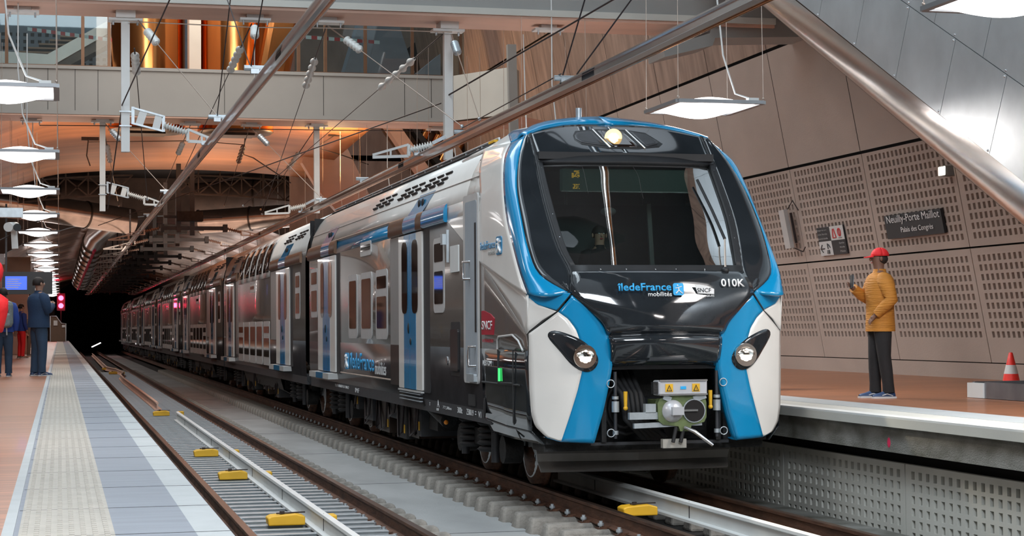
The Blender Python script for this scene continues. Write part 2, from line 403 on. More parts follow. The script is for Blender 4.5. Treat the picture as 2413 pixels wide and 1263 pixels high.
def roof_gear(par,y0,y1,seed):
    rnd=random.Random(seed); m=MB().use('matt_black')
    m.box(T(-.92,y0,3.88),T(.92,y1,3.97))
    y=y0+.3
    while y<y1-.8:
        L=rnd.uniform(.8,2.2); L=min(L,y1-y); h=rnd.uniform(.06,.16); m.use(rnd.choice(['matt_black','sole_grey','under_dark','dark_steel'])).box(T(-.85,y,3.95),T(.85,y+L,3.97+h)); y+=L+.15
    for x in (-.93,-.84): m.use('galv').tube([T(x,y0,4.06),T(x,y1,4.06)],.014,6)
    yy=y0
    while yy<y1: m.bar(T(-.93,yy,3.96),T(-.93,yy,4.07),.02); yy+=.9
    m.use('rubber').tube([T(-.97,y0,3.99),T(-.97,y1,3.99)],.022,6)
    m.use('yellow').box(T(-.98,y0+.05,4.02),T(-.9,y0+.35,4.05))
    m.build('roof_equipment',None,par)
def vent(par,y0,y1,s=-1):
    m=MB().use('matt_black')
    for r,(x,z) in enumerate(((1.283,3.64),(1.252,3.69),(1.215,3.755))):
        n=3
        for k in range(n):
            a=y0+(y1-y0)*(k+.12)/n; b=y0+(y1-y0)*(k+.8)/n; sh=-.12*r
            m.bar(T(s*(x+.012),a+sh,z+.008),T(s*(x+.012),b+sh,z+.008),.02,.03,up=(.6*s,0,.8))
    m.build('roof_vent',None,par)
def stripe_roof(par,y0,y1,s=-1):
    m=MB().use('blue_paint')
    P=PROF[8:11]; rows=[[T(s*(x+.006),y0-.25*i,z),T(s*(x+.006),y1-.25*i,z)] for i,(x,z) in enumerate([(HW-.01,3.33),(1.345,3.45),(1.305,3.58)])]
    m.grid(rows if s>0 else rows[::-1]); m.use('matt_black')
    for k in (0,1): m.ball(T(s*1.352,(y0+y1)/2-.28+.24*k-.08,3.46),(.02,.07,.06))
    m.build('roof_stripe',None,par,)
LEAD=thing('train_car','front car of the train with blue-edged black cab nose and lit headlights','train car',(XC,26,0))
L0,L1=19.85,34.35
shell('lower_body','low_black',0,4,L0,L1,LEAD)
shell('side_panel','grey_paint',4,6,L0,L1,LEAD)
shell('blue_band','blue_paint',6,8,22,L1,LEAD,off=.002)
shell('roof_shell','white_paint',8,13,L0+.9,L1,LEAD)
shell('roof_shell','white_paint',6,8,L0,22,LEAD)
shell('roof_shell','white_paint',8,11,19.95,L0+.92,LEAD,off=-.006)
m=MB().use('white_paint')       # white upper livery field narrowing behind the cab door
for s in (-1,1):
    a,b=sorted((XC+s*(HW+.001),XC+s*(HW+.006))); m.prism([(19.85,3.12),(19.85,2.53),(21.7,3.12)],'x',a,b)
m.build_lr('livery_field',None,LEAD)
m=MB().use('frame_grey')
for s in (-1,1): m.tube([T(s*1.318,L0,3.555),T(s*1.318,L1,3.555)],.008,6)
m.use('wire_light')
for s in (-1,1): m.tube([T(s*1.388,25.7,3.325),T(s*1.388,L1,3.325)],.012,6); m.tube([T(s*1.405,25.6,1.06),T(s*1.405,30.4,1.06)],.012,6)
m.build_lr('body_trim',None,LEAD)
m=MB().use('matt_black')
m.box(T(-1.15,L1,.8),T(1.15,L1+.6,3.75)); m.build('gangway_bellows',None,LEAD)
MB().use('matt_black').box(T(-1.37,L0+.02,.95),T(1.37,L0+.05,3.2)).build('end_wall',None,LEAD); MB().use('matt_black').box(T(-1.3,L1-.05,.8),T(1.3,L1,3.9)).build('end_wall',None,LEAD)
for s in (-1,1):
    bi_door(LEAD,23.2,24.85,.98,3.09,s); bi_door(LEAD,30.88,33.0,1.05,3.09,s,step=True)
    canopy(LEAD,23.17,25.6,s=s,stripe=(23.55,24.45)); canopy(LEAD,21.7,23.15,z0=3.10,s=s); canopy(LEAD,30.85,34.35,s=s,stripe=(31.5,32.5))
    m=MB(); wall_plate(m,'pillar_grey',24.9,25.6,1.0,3.08,s,.012,.02); 
    wall_plate(m,'low_black',24.9,25.6,1.0,1.565,s,.014,.02); m.build('side_pillar',None,LEAD)
    window(LEAD,21.85,22.52,1.99,2.93,s,split=2.58); window(LEAD,25.85,26.85,1.64,2.67,s,split=2.34,fr=.1); window(LEAD,27.2,28.25,1.64,2.67,s,fr=.1); window(LEAD,28.6,29.5,1.64,2.67,s,fr=.1)
    window(LEAD,27.27,28.28,2.93,3.15,s,fr=.05,r=.05); window(LEAD,33.2,34.08,2.01,2.92,s,split=2.58)
    for a in (24.1,26.2,22.35): vent(LEAD,a,a+1.6,s)
    stripe_roof(LEAD,23.3,24.35,s); stripe_roof(LEAD,31.6,32.7,s)
    # cab side door
    f=MB(); wall_plate(f,'frame_grey',19.95,20.72,1.16,3.34,s,.02,.06); wall_plate(f,'grey_cloth',20.0,20.6,1.24,3.26,s,.024,.05)
    cd=f.build('cab_door',None,LEAD)
    f=MB(); wall_plate(f,'matt_black',20.02,20.1,1.75,3.0,s,.028,.01); wall_plate(f,'galv',20.03,20.42,1.18,1.27,s,.06,.01); f.build('door_seal',None,cd)
    x=XC+s*(HW+.09)
    for (ya,za,zb) in ((20.42,2.36,2.56),(20.14,1.36,1.58)):
        f=MB().use('steel').tube([(XC+s*HW,ya-.08,zb),(x,ya,zb),(x,ya+.02,(za+zb)/2),(x,ya,za),(XC+s*HW,ya-.08,za)],.018,8); f.build('grab_handle',None,cd)
    f=MB(); wall_plate(f,'white_steel',21.0,21.46,2.47,2.79,s,.02,.01); f.build('access_panel',None,LEAD)
    f=MB(); wall_plate(f,'matt_black',20.98,21.5,1.22,1.87,s,.006,.04); wall_plate(f,'low_black',21.02,21.44,1.28,1.78,s,.03,.03); f.build('service_locker',None,LEAD)
    f=MB(); wall_plate(f,'dark_gap',20.2,20.55,.9,1.03,s,.008,.01); f.build('jacking_pocket',None,LEAD)
    f=MB().use('steel').cyl((XC+s*HW,21.7,1.4),(XC+s*(HW+.02),21.7,1.4),.05,16); f.build('lock_disc',None,LEAD)
    f=MB().use('galv').box((XC+s*HW,21.62,2.82),(XC+s*(HW+.08),21.74,2.95)); f.bar((XC+s*(HW+.02),21.6,2.6),(XC+s*(HW+.02),21.6,3.0),.03); f.build('door_camera',None,LEAD)
roof_gear(LEAD,20.9,L1-.2,3)
underframe(LEAD,L0-.3,L1,1); equip(LEAD,23.6,30.0,5); bogie(LEAD,(19.9,22.15)); bogie(LEAD,(30.8,33.05))
m=MB().use('under_dark').cyl(T(-1.2,22.6,.62),T(-1.28,23.4,.82),.11,14); m.use('orange_plast').ball(T(-1.26,22.5,.6),.03); m.build('yaw_damper',None,LEAD)
# ---------------------------------------------------------------- cab nose (half-section control net, z rows from the top down)
#      F (centre)      M(.55)             D                    C                    B                    S
NET=[[(0,19.62,4.10),(.53,19.50,4.07),(1.00,19.18,3.93),(1.06,19.14,3.90),(1.15,19.42,3.84),(1.14,20.75,3.90)],
     [(0,18.82,3.665),(.55,18.84,3.66),(1.004,18.90,3.65),(1.19,18.90,3.64),(1.30,19.10,3.64),(1.30,20.3,3.64)],
     [(0,18.46,3.30),(.55,18.49,3.30),(1.016,18.60,3.30),(1.285,18.63,3.30),(1.37,18.86,3.30),(1.385,19.9,3.30)],
     [(0,18.15,2.93),(.55,18.18,2.93),(1.012,18.28,2.93),(1.314,18.31,2.93),(1.395,18.62,2.94),(1.40,19.85,3.10)],
     [(0,17.90,2.60),(.55,17.93,2.60),(.975,18.03,2.60),(1.312,18.05,2.60),(1.40,18.32,2.62),(1.40,19.85,2.85)],
     [(0,17.70,2.36),(.55,17.73,2.36),(.925,17.80,2.36),(1.255,17.83,2.33),(1.40,18.05,2.36),(1.40,19.85,2.68)],
     [(0,17.60,2.15),(.55,17.60,2.15),(.985,17.655,2.145),(1.0,17.66,2.145),(1.385,17.82,2.14),(1.40,19.85,2.53)]]
def nose_pt(u,v):   # u across 0..5, v down 0..6
    rows=[cat_rom(NET[i],u) for i in range(7)]
    return cat_rom(rows,v)
def strip(name,mt,u0,u1,v0,v1,nu=8,nv=24,par=LEAD,both=True,off=0,solid=.03):
    mb=MB().use(mt)
    for s in ((-1,1) if both else (-1,)):
        rows=[]
        for j in range(nv+1):
            r=[]
            for i in range(nu+1):
                x,y,z=nose_pt(u0+(u1-u0)*i/nu,v0+(v1-v0)*j/nv); r.append((XC+s*x,y-off,z))
            rows.append(r if s<0 else r[::-1])
        mb.grid(rows)
    return mb.build_lr(name,None,par,solid=solid,off=0) if u0>0 else mb.build(name,None,par,solid=solid,off=0)
strip('side_fairing','white_paint',4.0,5,0,6)
strip('blue_nose_band','blue_paint',3.03,4.0,.0,6)
strip('corner_window','black_paint',2.06,3.0,0.05,5.95,10)
strip('window_pillar','matt_black',1.95,2.07,0,6,3)
strip('brow_panel','black_paint',0,1.95,.08,1,16,10)
# windscreen: frame, pane
def wpt(x,v,off=0):   # |x| fraction of half width on windscreen rows v 1..5
    p=nose_pt(2*abs(x),v); return (XC+math.copysign(p[0],x),p[1]-off,p[2])
fr=MB().use('matt_black')
def ring(x0,x1,v0,v1):
    n=16; rows=[]
    for j in range(n+1):
        v=v0+(v1-v0)*j/n; rows.append([wpt(x0+(x1-x0)*i/8,v,.004) for i in range(9)])
    fr.grid(rows)
ring(-1,1,1.0,1.22); ring(-1,-.93,1.22,4.72); ring(.93,1,1.22,4.72); ring(-1,1,4.72,5.0)
WF=fr.build('windscreen_frame',None,LEAD,solid=.04,off=0)
mb=MB().use('windscreen'); n=20
mb.grid([[wpt(-.95+1.9*i/16,1.15+3.65*j/n,-.02) for i in range(17)] for j in range(n+1)]); mb.build('windscreen',None,WF)
BL=[wpt(-.72+.29*k,1.08,.02) for k in range(6)]+[wpt(-.6+.26*k,4.88,.02) for k in range(6)]+[wpt(s*.965,1.4+.72*k,.02) for s in (-1,1) for k in range(5)]
for p in BL: MB().use('steel').ball(p,.009,8,5).build('frame_bolt',None,WF)
# cap over the top: blue band from the brow panel back to the roof
mb=MB(); front=[(0,19.62,4.103),(.27,19.59,4.097),(.53,19.50,4.07),(.8,19.36,4.01),(1.0,19.18,3.93),(1.06,19.14,3.90)]
back=[(0,20.75,4.20),(.3,20.74,4.195),(.55,20.7,4.17),(.85,20.5,4.10),(1.0,20.15,4.02),(1.15,19.42,3.84)]
F=resample(front,12); B=resample(back,12)
for s in (-1,1):
    rows=[]
    for k in range(9):
        t=k/8; r=[]
        for a,b in zip(F,B):
            x,y,z=[a[i]+(b[i]-a[i])*t for i in range(3)]; z+=.09*sin(PI*min(t*1.6,1))*(1-.5*abs(x)); r.append((XC+s*x,y,z))
        rows.append(r if s>0 else r[::-1])
    mb.use('blue_paint').grid(rows)
mb.build('roof_cap',None,LEAD,solid=.03,off=0)
mb=MB().use('white_paint')   # roof hump behind the cap
for s in (-1,1):
    rows=[]
    bk=resample([(0,20.75,4.22),(.55,20.7,4.18),(.85,20.5,4.10),(1.0,20.15,4.02),(1.15,19.42,3.84)],10)
    for t in (0,.5,1):
        r=[]
        for (x,y,z),(x2,y2,z2) in zip(bk,resample([(0,21.4,3.98),(.9,21.4,3.98),(1.0,21.3,3.96),(1.14,20.8,3.90)],10)): r.append((XC+s*(x+(x2-x)*t),y+(y2-y)*t,z+(z2-z)*t))
        rows.append(r if s>0 else r[::-1])
    mb.grid(rows)
mb.grid([[T(-1.14,20.6,3.90),T(-1.0,20.7,3.97),T(-.9,20.75,3.98)],[T(-1.14,22,3.87),T(-1.0,22,3.96),T(-.9,22,3.97)]])
mb.build('roof_hump',None,LEAD,solid=.03,off=0)
mb=MB().use('galv').cyl(T(-.2,20.0,4.22),T(-.2,20.0,4.33),.035,10); mb.build('roof_antenna',None,LEAD)
# lower side panels beside the cab, below the white field
def yface(x): x=abs(x); return 17.60+(.70*(x-.75)**2 if x>.75 else 0)
def side_sheet(name,mt,poly_top,poly_bot,n=14,d=0):
    mb=MB().use(mt); A=resample(poly_top,n); Bq=resample(poly_bot,n)
    for s in (-1,1):
        rows=[]
        for a,b in zip(A,Bq): 
            r=[tuple([XC+s*(a[0]+(b[0]-a[0])*k/4+d)]+[a[i]+(b[i]-a[i])*k/4 for i in (1,2)]) for k in range(5)]
            rows.append(r if s<0 else r[::-1])
        mb.grid(rows)
    return mb.build_lr(name,None,LEAD,solid=.008,off=0)
side_sheet('side_fairing','white_paint',[(1.40,19.85,2.53),(1.385,17.82,2.14),(1.38,17.86,1.75)],[(1.40,19.85,2.53),(1.40,18.80,2.13),(1.385,17.90,1.73)])
side_sheet('cab_side_panel','grey_paint',[(1.40,19.85,2.53),(1.40,18.8,2.12),(1.385,17.90,1.73),(1.37,17.90,1.565)],[(1.40,19.85,1.565),(1.40,18.8,1.565),(1.38,18.0,1.565),(1.37,17.90,1.56)])
side_sheet('cab_lower_panel','black_paint',[(1.40,19.85,1.565),(1.40,18.8,1.565),(1.37,17.88,1.565)],[(1.385,19.85,.80),(1.385,18.8,.76),(1.35,17.86,.74)])
side_sheet('cab_skirt','black_paint',[(1.385,19.85,.80),(1.385,18.8,.76),(1.35,17.86,.74)],[(1.30,19.8,.62),(1.30,18.8,.61),(1.22,17.82,.60)])
for s in (-1,1):
    f=MB(); x=XC+s*(HW+.012)
    f.use('frame_grey').tube([(x,19.07,1.565),(x,19.07,1.66),(x,19.02,1.70),(x,18.4,1.72),(x,18.15,1.66),(x-s*.01,18.0,1.56)],.012,6)
    f.use('seam').tube([(x-s*.008,19.08,1.56),(x-s*.008,19.08,1.20),(x-s*.01,18.45,1.21)],.01,6); f.tube([(x-s*.01,19.85,1.19),(x-s*.012,19.1,1.19),(x-s*.02,18.2,1.20)],.012,6)
    f.tube([(x-s*.01,18.42,1.56),(x-s*.01,18.42,1.2),(x-s*.03,18.5,.8),(x-s*.1,18.45,.62)],.008,6)
    f.use('green_led').box((x-s*.005,18.97,1.22),(x+s*.003,19.04,1.36)); f.build('side_hatch',None,LEAD)
    f=MB().use('dark_gap').ball((x-s*.012,19.75,.9),(.012,.05,.12)); f.build('side_socket',None,LEAD)
# triangular piece between nose band, mask joint and side; split blue / white
def face_patch(name,mt,A,Bp,n=20,par=LEAD,yo=0,m=6,solid=.035,yf=yface):
    mb=MB().use(mt); A=resample(A,n); Bq=resample(Bp,n)
    for s in (-1,1):
        rows=[]
        for a,b in zip(A,Bq):
            r=[]
            for k in range(m+1):
                t=k/m; x=a[0]+(b[0]-a[0])*t; z=a[1]+(b[1]-a[1])*t; r.append((XC+s*x,yf(x)+yo,z))
            rows.append(r if s<0 else r[::-1])
        mb.grid(rows)
    return mb.build_lr(name,None,par,solid=solid,off=0)
face_patch('blue_nose_band','blue_paint',[(.99,2.145),(1.2,2.15),(1.385,2.14)],[(.99,2.135),(1.12,1.97),(1.29,2.03),(1.385,2.12)],16,m=8)
face_patch('side_fairing','white_paint',[(1.12,1.96),(1.29,2.03),(1.385,2.13)],[(1.12,1.96),(1.25,1.87),(1.38,1.75)],14)
# headlight masks
INNER=[(.975,2.115),(.88,2.053),(.737,1.927),(.632,1.783),(.591,1.644),(.575,1.526),(.573,1.403),(.609,1.211),(.678,.925),(.77,.627)]
BLOW=[(1.105,1.955),(1.013,1.881),(.941,1.779),(.905,1.673),(.885,1.55),(.885,1.345),(.93,1.15),(1.005,.9),(1.086,.645)]
OUTER=[(1.365,1.735),(1.365,1.6),(1.365,1.40),(1.36,1.15),(1.345,.92),(1.31,.79),(1.22,.69),(1.09,.65)]
MASK=face_patch('headlight_mask','white_paint',BLOW,OUTER,40,m=10)
face_patch('mask_blue_band','blue_paint',INNER,BLOW,40,par=MASK,m=8)
mb=MB()
for s in (-1,1):     # side walls of the mask, giving it depth
    for P,c,dx,dy in ((INNER,'blue_paint',.06,.42),(OUTER,'white_paint',-.01,.10)):
        P=resample(P,30); mb.use(c)
        r1=[(XC+s*x,yface(x),z) for x,z in P]; r2=[(XC+s*(x+dx),yface(x)+dy,z+.01) for x,z in P]
        mb.grid([r1,r2] if (s<0)==(dx>0) else [r2,r1])
    mb.use('blue_paint'); a=[(x,z) for x,z in ((.77,.627),(1.086,.645),(1.2,.68))]
    r1=[(XC+s*x,yface(x),z) for x,z in a]; r2=[(XC+s*x,yface(x)+.4,z) for x,z in a]; mb.grid([r1,r2])
mb.build_lr('mask_return',None,MASK,solid=.02,off=0)
mb=MB().use('seam')
for s in (-1,1): mb.tube([T(s*.99,17.63,2.14),T(s*1.12,17.69,1.965),T(s*1.25,17.77,1.86),T(s*1.37,17.87,1.74),T(s*1.372,17.875,1.4),T(s*1.36,17.87,1.0)],.009,6)
mb.build_lr('panel_joint',None,LEAD)
# headlights
for s in (-1,1):
    poly=[(1.215,1.71),(1.15,1.77),(.945,1.70),(.80,1.60),(.725,1.50),(.725,1.42),(.78,1.355),(.87,1.345),(.985,1.41),(1.10,1.55)]
    P=[]; n=len(poly)
    for i in range(n):
        for k in range(4): P.append(cat_rom([poly[(i-1)%n],poly[i],poly[(i+1)%n],poly[(i+2)%n]],1+k/4))
    mb=MB().use('black_paint'); cx,cz=.93,1.53; rr=[]
    for t in (0,.25,.5,.75,.97,1.0): rr.append([(XC+s*(cx+(x-cx)*t),yface(cx+(x-cx)*t)-(.034 if t<1 else -.02),cz+(z-cz)*t) for x,z in P])
    mb.grid(rr if s>0 else rr[::-1],closed=True)
    hb=mb.build('headlight_housing',None,LEAD)
    mb=MB(); y=yface(.866)-.055; c=T(s*.866,y,1.50)
    mb.use('chrome').lathe([(-.012,.118),(.0,.122),(.02,.122),(.02,.10)],c,(0,1,0),32); mb.use('headlight').lathe([(.0,.105),(.03,.06)],T(s*.866,y-.005,1.5),(0,1,0),24)
    mb.use('headlight_core')
    for k in range(8):
        a=k*PI/4; mb.ball(T(s*.866+.042*cos(a),y-.03,1.5+.042*sin(a)),(.024,.012,.024),10,6)
    mb.lathe([(0,.044),(.006,.05),(.012,.05)],T(s*.866,y-.042,1.5),(0,1,0),20)
    hl=mb.build('headlight',None,hb)
    l=bpy.data.lights.new('headlight_beam','SPOT'); l.energy=60; l.color=(1,.85,.6); l.spot_size=1.2; lo=bpy.data.objects.new('headlight_beam',l); C.objects.link(lo); lo.location=T(s*.866,y-.1,1.5); lo.rotation_euler=(math.radians(88),0,PI); 
# brow light cluster
def bp(x,v,o=.02):
    p=nose_pt(2*abs(x),v); return Vector((XC+math.copysign(p[0],x),p[1]-o,p[2]))
def bpoly(pts,mt,o,name,par):
    mb=MB().use(mt); cx=sum(x for x,v in pts)/len(pts); cv=sum(v for x,v in pts)/len(pts); Q=[]
    for i in range(len(pts)):
        a,b=pts[i],pts[(i+1)%len(pts)]
        for k in range(3): Q.append((a[0]+(b[0]-a[0])*k/3,a[1]+(b[1]-a[1])*k/3))
    mb.grid([[bp(cx+(x-cx)*t,cv+(v-cv)*t,o if t<1 else o-.025) for x,v in Q] for t in (0,.33,.66,.96,1)],True,closed=True); return mb.build(name,None,par)
cl=bpoly([(-.47,.42),(-.42,.28),(-.2,.22),(.2,.22),(.38,.30),(.48,.62),(.42,.72),(.2,.80),(-.2,.80),(-.43,.68),(-.48,.55)],'matt_black',.035,'light_cluster',LEAD)
bpoly([(-.19,.27),(.17,.27),(.22,.75),(-.15,.75)],'win_dark',.042,'light_cover',cl)
for pts in ([(-.44,.42),(-.4,.33),(-.25,.28),(-.2,.72),(-.41,.63),(-.45,.54)],[(.23,.28),(.36,.36),(.43,.58),(.4,.64),(.28,.72)]): bpoly(pts,'sole_grey',.044,'horn_grille',cl)
mb=MB().use('steel')
for a,b in (((-.23,.25),(-.17,.77)),((.2,.25),(.26,.77))): mb.tube([bp(*a,.045),bp(*b,.045)],.012,6)
mb.build('cluster_bar',None,cl)
c=bp(-.06,.5,.065); mb=MB().use('headlight').lathe([(0,.10),(.012,.10)],c,(0,1,.35),24); mb.use('headlight_core')
for k in range(6): a=k*PI/3; mb.ball((c.x+.035*cos(a),c.y-.012,c.z+.035*sin(a)),(.02,.01,.02),8,5)
mb.ball((c.x,c.y-.014,c.z),(.03,.012,.03)); mb.build('top_headlight',None,cl)
# wiper
mb=MB().use('wire_light'); pA=wpt(.70,4.93,.05); pB=wpt(.80,3.6,.06); pC=wpt(.66,1.75,.06)
mb.tube([pA,pB],[.012,.009],8); mb.use('matt_black').tube([pB,wpt(.73,2.7,.05),pC],.016,8); mb.ball(pA,.04); mb.build('windscreen_wiper',None,LEAD)
# bonnet
HR=[(2.365,.93,17.80),(2.30,.945,17.70),(2.15,.985,17.64),(2.0,.84,17.585),(1.85,.69,17.56),(1.76,.64,17.56),(1.72,.62,17.60),(1.69,.61,17.60),(1.66,.60,17.555),(1.55,.59,17.56),(1.45,.585,17.60),(1.40,.58,17.66)]
rows=[]
for k in range(45):
    z,hw,y=cat_rom(HR,k*(len(HR)-1)/44); r=[]
    for i in range(25):
        t=-1+2*i/24; r.append((XC+hw*1.0*t,y-.13*(1-t*t)-.0,z+.02*(1-t*t)*(1 if z<2.3 else 0)))
    rows.append(r)
MB().use('black_paint').grid(rows).build('bonnet',None,LEAD,solid=.03,off=0)
MB().use('dark_gap').tube([T(-.44,17.56,1.70),T(0,17.485,1.712),T(.44,17.56,1.70)],.018,8).use('steel').tube([T(-.43,17.545,1.682),T(0,17.47,1.694),T(.43,17.545,1.682)],.006,6).build('bonnet_slot',None,LEAD)
# cab interior
ci=MB().use('cab_inside'); ci.box(T(-1.2,20.3,2.0),T(1.2,20.36,3.8)); ci.box(T(-1.25,18.3,1.7),T(1.25,20.3,1.75)); 
ci.use('sole_grey').box(T(-.8,18.0,2.28),T(.8,18.5,2.40)); ci.use('matt_black').box(T(-1.0,18.8,3.62),T(1.0,20.3,3.7)); ci.use('frame_grey').bar(T(.55,19.6,2.3),T(.5,19.6,3.2),.05); ci.ball(T(-.1,19.2,3.08),(.09,.09,.05)); ci.box(T(.62,20.2,2.3),T(.64,20.25,3.4)).box(T(-.3,20.26,2.3),T(-.27,20.29,3.5))
CI=ci.build('cab_interior',None,LEAD)
db=MB().use('display_back').box(T(-.70,18.93,3.29),T(.74,19.05,3.53)); db.use('steel').box(T(-.72,18.92,3.275),T(.76,18.95,3.288)); DB=db.build('destination_display',None,LEAD)
for r_i,zz in ((0,3.43),(1,3.31)):
    mb=MB().use('amber'); rnd=random.Random(4+r_i)
    for i in range(7):
        for j in range(9 if r_i==0 else 6):
            if rnd.random()<.62: mb.box(T(-.60+i*.013,18.915,zz+j*.009),T(-.60+i*.013+.010,18.92,zz+j*.009+.006))
    mb.build('amber_digits',None,DB)
# coupler bay
mb=MB().use('under_dark'); mb.box(T(-1.05,18.35,.5),T(1.05,18.4,1.7)); mb.box(T(-1.1,17.75,1.42),T(1.1,18.4,1.5)); mb.box(T(-1.2,17.95,.52),T(1.2,18.4,.6))
for s in (-1,1): mb.box(T(s*.72,17.85,.6),T(s*1.2,18.4,1.5)); mb.bar(T(s*.62,17.75,1.36),T(s*.62,17.75,.62),.05)
mb.use('sole_grey').bar(T(-.6,17.72,1.38),T(.6,17.72,1.38),.05,.04); mb.bar(T(-.75,17.8,.60),T(.75,17.8,.60),.06,.03)
for k in range(5): mb.use('rubber').tube([T(-.5+.07*k,18.1,1.35),T(-.42+.05*k,17.75,1.1),T(-.40+.05*k,17.7,.85),T(-.2+.06*k,17.75,.66),T(.1,18.0,.70)],.028,8)
mb.use('rubber')
for k,r in enumerate((.22,.17)): mb.tube([T(-.32+r*cos(a*PI/8),17.95+.02*k,.95+r*1.2*sin(a*PI/8)) for a in range(17)],.02,6)
mb.build('coupler_bay',None,LEAD)
cp=MB(); Yc=17.30; X0=.075
cp.use('green_cast').prism([(XC+X0+x,z) for x,z in ((-.25,.85),(-.26,1.02),(-.235,1.07),(-.16,1.085),(-.1,1.13),(.12,1.13),(.2,1.09),(.245,1.08),(.26,1.03),(.26,.88),(.235,.83),(.1,.80),(.08,.74),(-.02,.74),(-.04,.79),(-.2,.81))],'y',Yc,Yc+.09)
cp.box((XC+X0-.2,Yc+.09,.85),(XC+X0+.2,Yc+.5,1.05)); cp.use('sole_grey').cyl((XC+X0,Yc+.5,.95),(XC,18.4,.95),.11,14)
CP=cp.build('coupler',None,LEAD)
cp=MB().use('alu').lathe([(-.07,.03),(-.055,.07),(-.01,.112),(0,.115),(.01,.11)],(XC+X0-.10,Yc,.945),(0,1,0),24); cp.box((XC+X0-.14,Yc-.12,.91),(XC+X0-.02,Yc-.06,.99)); cp.build('coupler_cone',None,CP)
cp=MB().use('galv').lathe([(-.012,.12),(-.004,.125),(-.002,.11)],(XC+X0+.125,Yc,.945),(0,1,0),24); cp.use('dark_gap').lathe([(-.016,.11),(-.014,.02)],(XC+X0+.125,Yc,.945),(0,1,0),24); cp.use('steel').box((XC+X0+.01,Yc-.03,.94),(XC+X0+.16,Yc-.015,.96)); cp.build('coupler_funnel',None,CP)
cp=MB().use('alu').box((XC+X0-.26,Yc-.04,1.10),(XC+X0+.26,Yc+.16,1.255)); eb=cp.build('electric_coupler_box',None,CP,bevel=.02)
cp=MB().use('steel').box((XC+X0-.255,Yc-.052,1.245),(XC+X0+.255,Yc-.04,1.262)).box((XC+X0-.255,Yc-.052,1.105),(XC+X0+.255,Yc-.04,1.122)); cp.use('under_dark').box((XC+X0-.31,Yc-.02,1.12),(XC+X0-.26,Yc+.05,1.24)); cp.use('galv').bar((XC+X0-.2,Yc,1.09),(XC+X0-.12,Yc,1.06),.03,.05).bar((XC+X0+.12,Yc,1.06),(XC+X0+.25,Yc,1.10),.03,.06); cp.build('box_trim',None,eb)
for dx in (-.15,.135):
    q=MB().use('yellow').box((XC+X0+dx-.04,Yc-.046,1.14),(XC+X0+dx+.04,Yc-.041,1.22)); q.use('matt_black'); q.prism([(XC+X0+dx-.03,1.147),(XC+X0+dx+.03,1.147),(XC+X0+dx,1.212)],'y',Yc-.048,Yc-.046); q.use('yellow').prism([(XC+X0+dx-.018,1.154),(XC+X0+dx+.018,1.154),(XC+X0+dx,1.196)],'y',Yc-.0495,Yc-.048)
    q.use('matt_black').tube([(XC+X0+dx+.003,Yc-.05,1.187),(XC+X0+dx-.003,Yc-.05,1.175),(XC+X0+dx+.004,Yc-.05,1.172),(XC+X0+dx,Yc-.05,1.158)],.0022,5); q.build('warning_label',None,eb)
q=MB().use('logo_blue').box((XC+X0-.03,Yc-.046,1.165),(XC+X0+.03,Yc-.041,1.195)); q.build('maker_plate',None,eb)
q=MB().use('steel').tube([(XC+X0+.02,Yc-.01,.78),(XC+X0+.10,Yc-.08,.74),(XC+X0+.28,Yc-.12,.60)],[.018,.02,.016],8); q.build('release_handle',None,CP)
q=MB().use('galv').bar((XC+X0-.55,Yc+.05,.90),(XC+X0-.25,Yc+.05,.90),.06,.07).bar((XC+X0-.5,Yc+.05,.80),(XC+X0+.22,Yc+.05,.82),.05,.05).box((XC+X0-.38,Yc+.02,.93),(XC+X0-.27,Yc+.1,1.02)); q.build('support_arm',None,CP)
q=MB().use('tactile').box((XC+X0-.19,Yc+.05,.57),(XC+X0+.06,Yc+.12,.66)); q.use('rubber').tube([(XC+X0-.06,Yc+.02,.78),(XC+X0-.10,Yc,.63)],.02).tube([(XC+X0+.02,Yc+.02,.76),(XC+X0-.02,Yc,.63)],.02); q.build('mounting_block',None,CP)
for s in (-1,1):
    x=XC+(.565 if s>0 else -.53); q=MB().use('sole_grey').cyl((x,17.62,.66),(x,17.62,1.34),.018,8); q.use('galv').cyl((x,17.62,.93),(x,17.62,1.04),.04,10).cyl((x,17.62,.70),(x,17.62,.74),.03,10).cyl((x,17.62,1.06),(x,17.62,1.09),.035,10)
    q.tube([(x-s*.0+.04*cos(a*PI/6)+.06*s,17.58,.72+.04*sin(a*PI/6)) for a in range(13)],.006,5).tube([(x+.04*cos(a*PI/6)+.06*s,17.58,1.22+.04*sin(a*PI/6)) for a in range(13)],.006,5)
    q.build('brake_pipe',None,LEAD)
    q=MB().use('yellow').tube([(x-s*.02+.07*-s,17.56,.97),(x-s*.09,17.56,1.14)],[.017,.022],8).ball((x-s*.09,17.56,.97),.024); q.build('cock_handle',None,LEAD)
# snow plough
mb=MB().use('sole_grey'); rows=[]; mb.use('plough')
for z,dy in ((.54,.0),(.45,-.03),(.36,-.02),(.26,-.12)):
    rows.append([T(x,18.55+.12*abs(x)+dy,z) for x in (-1.1+.1*(.54-z),-.6,0,.6,1.1-.25*(.54-z))])
mb.grid(rows,False); mb.build('snow_plough',None,LEAD,solid=.03)
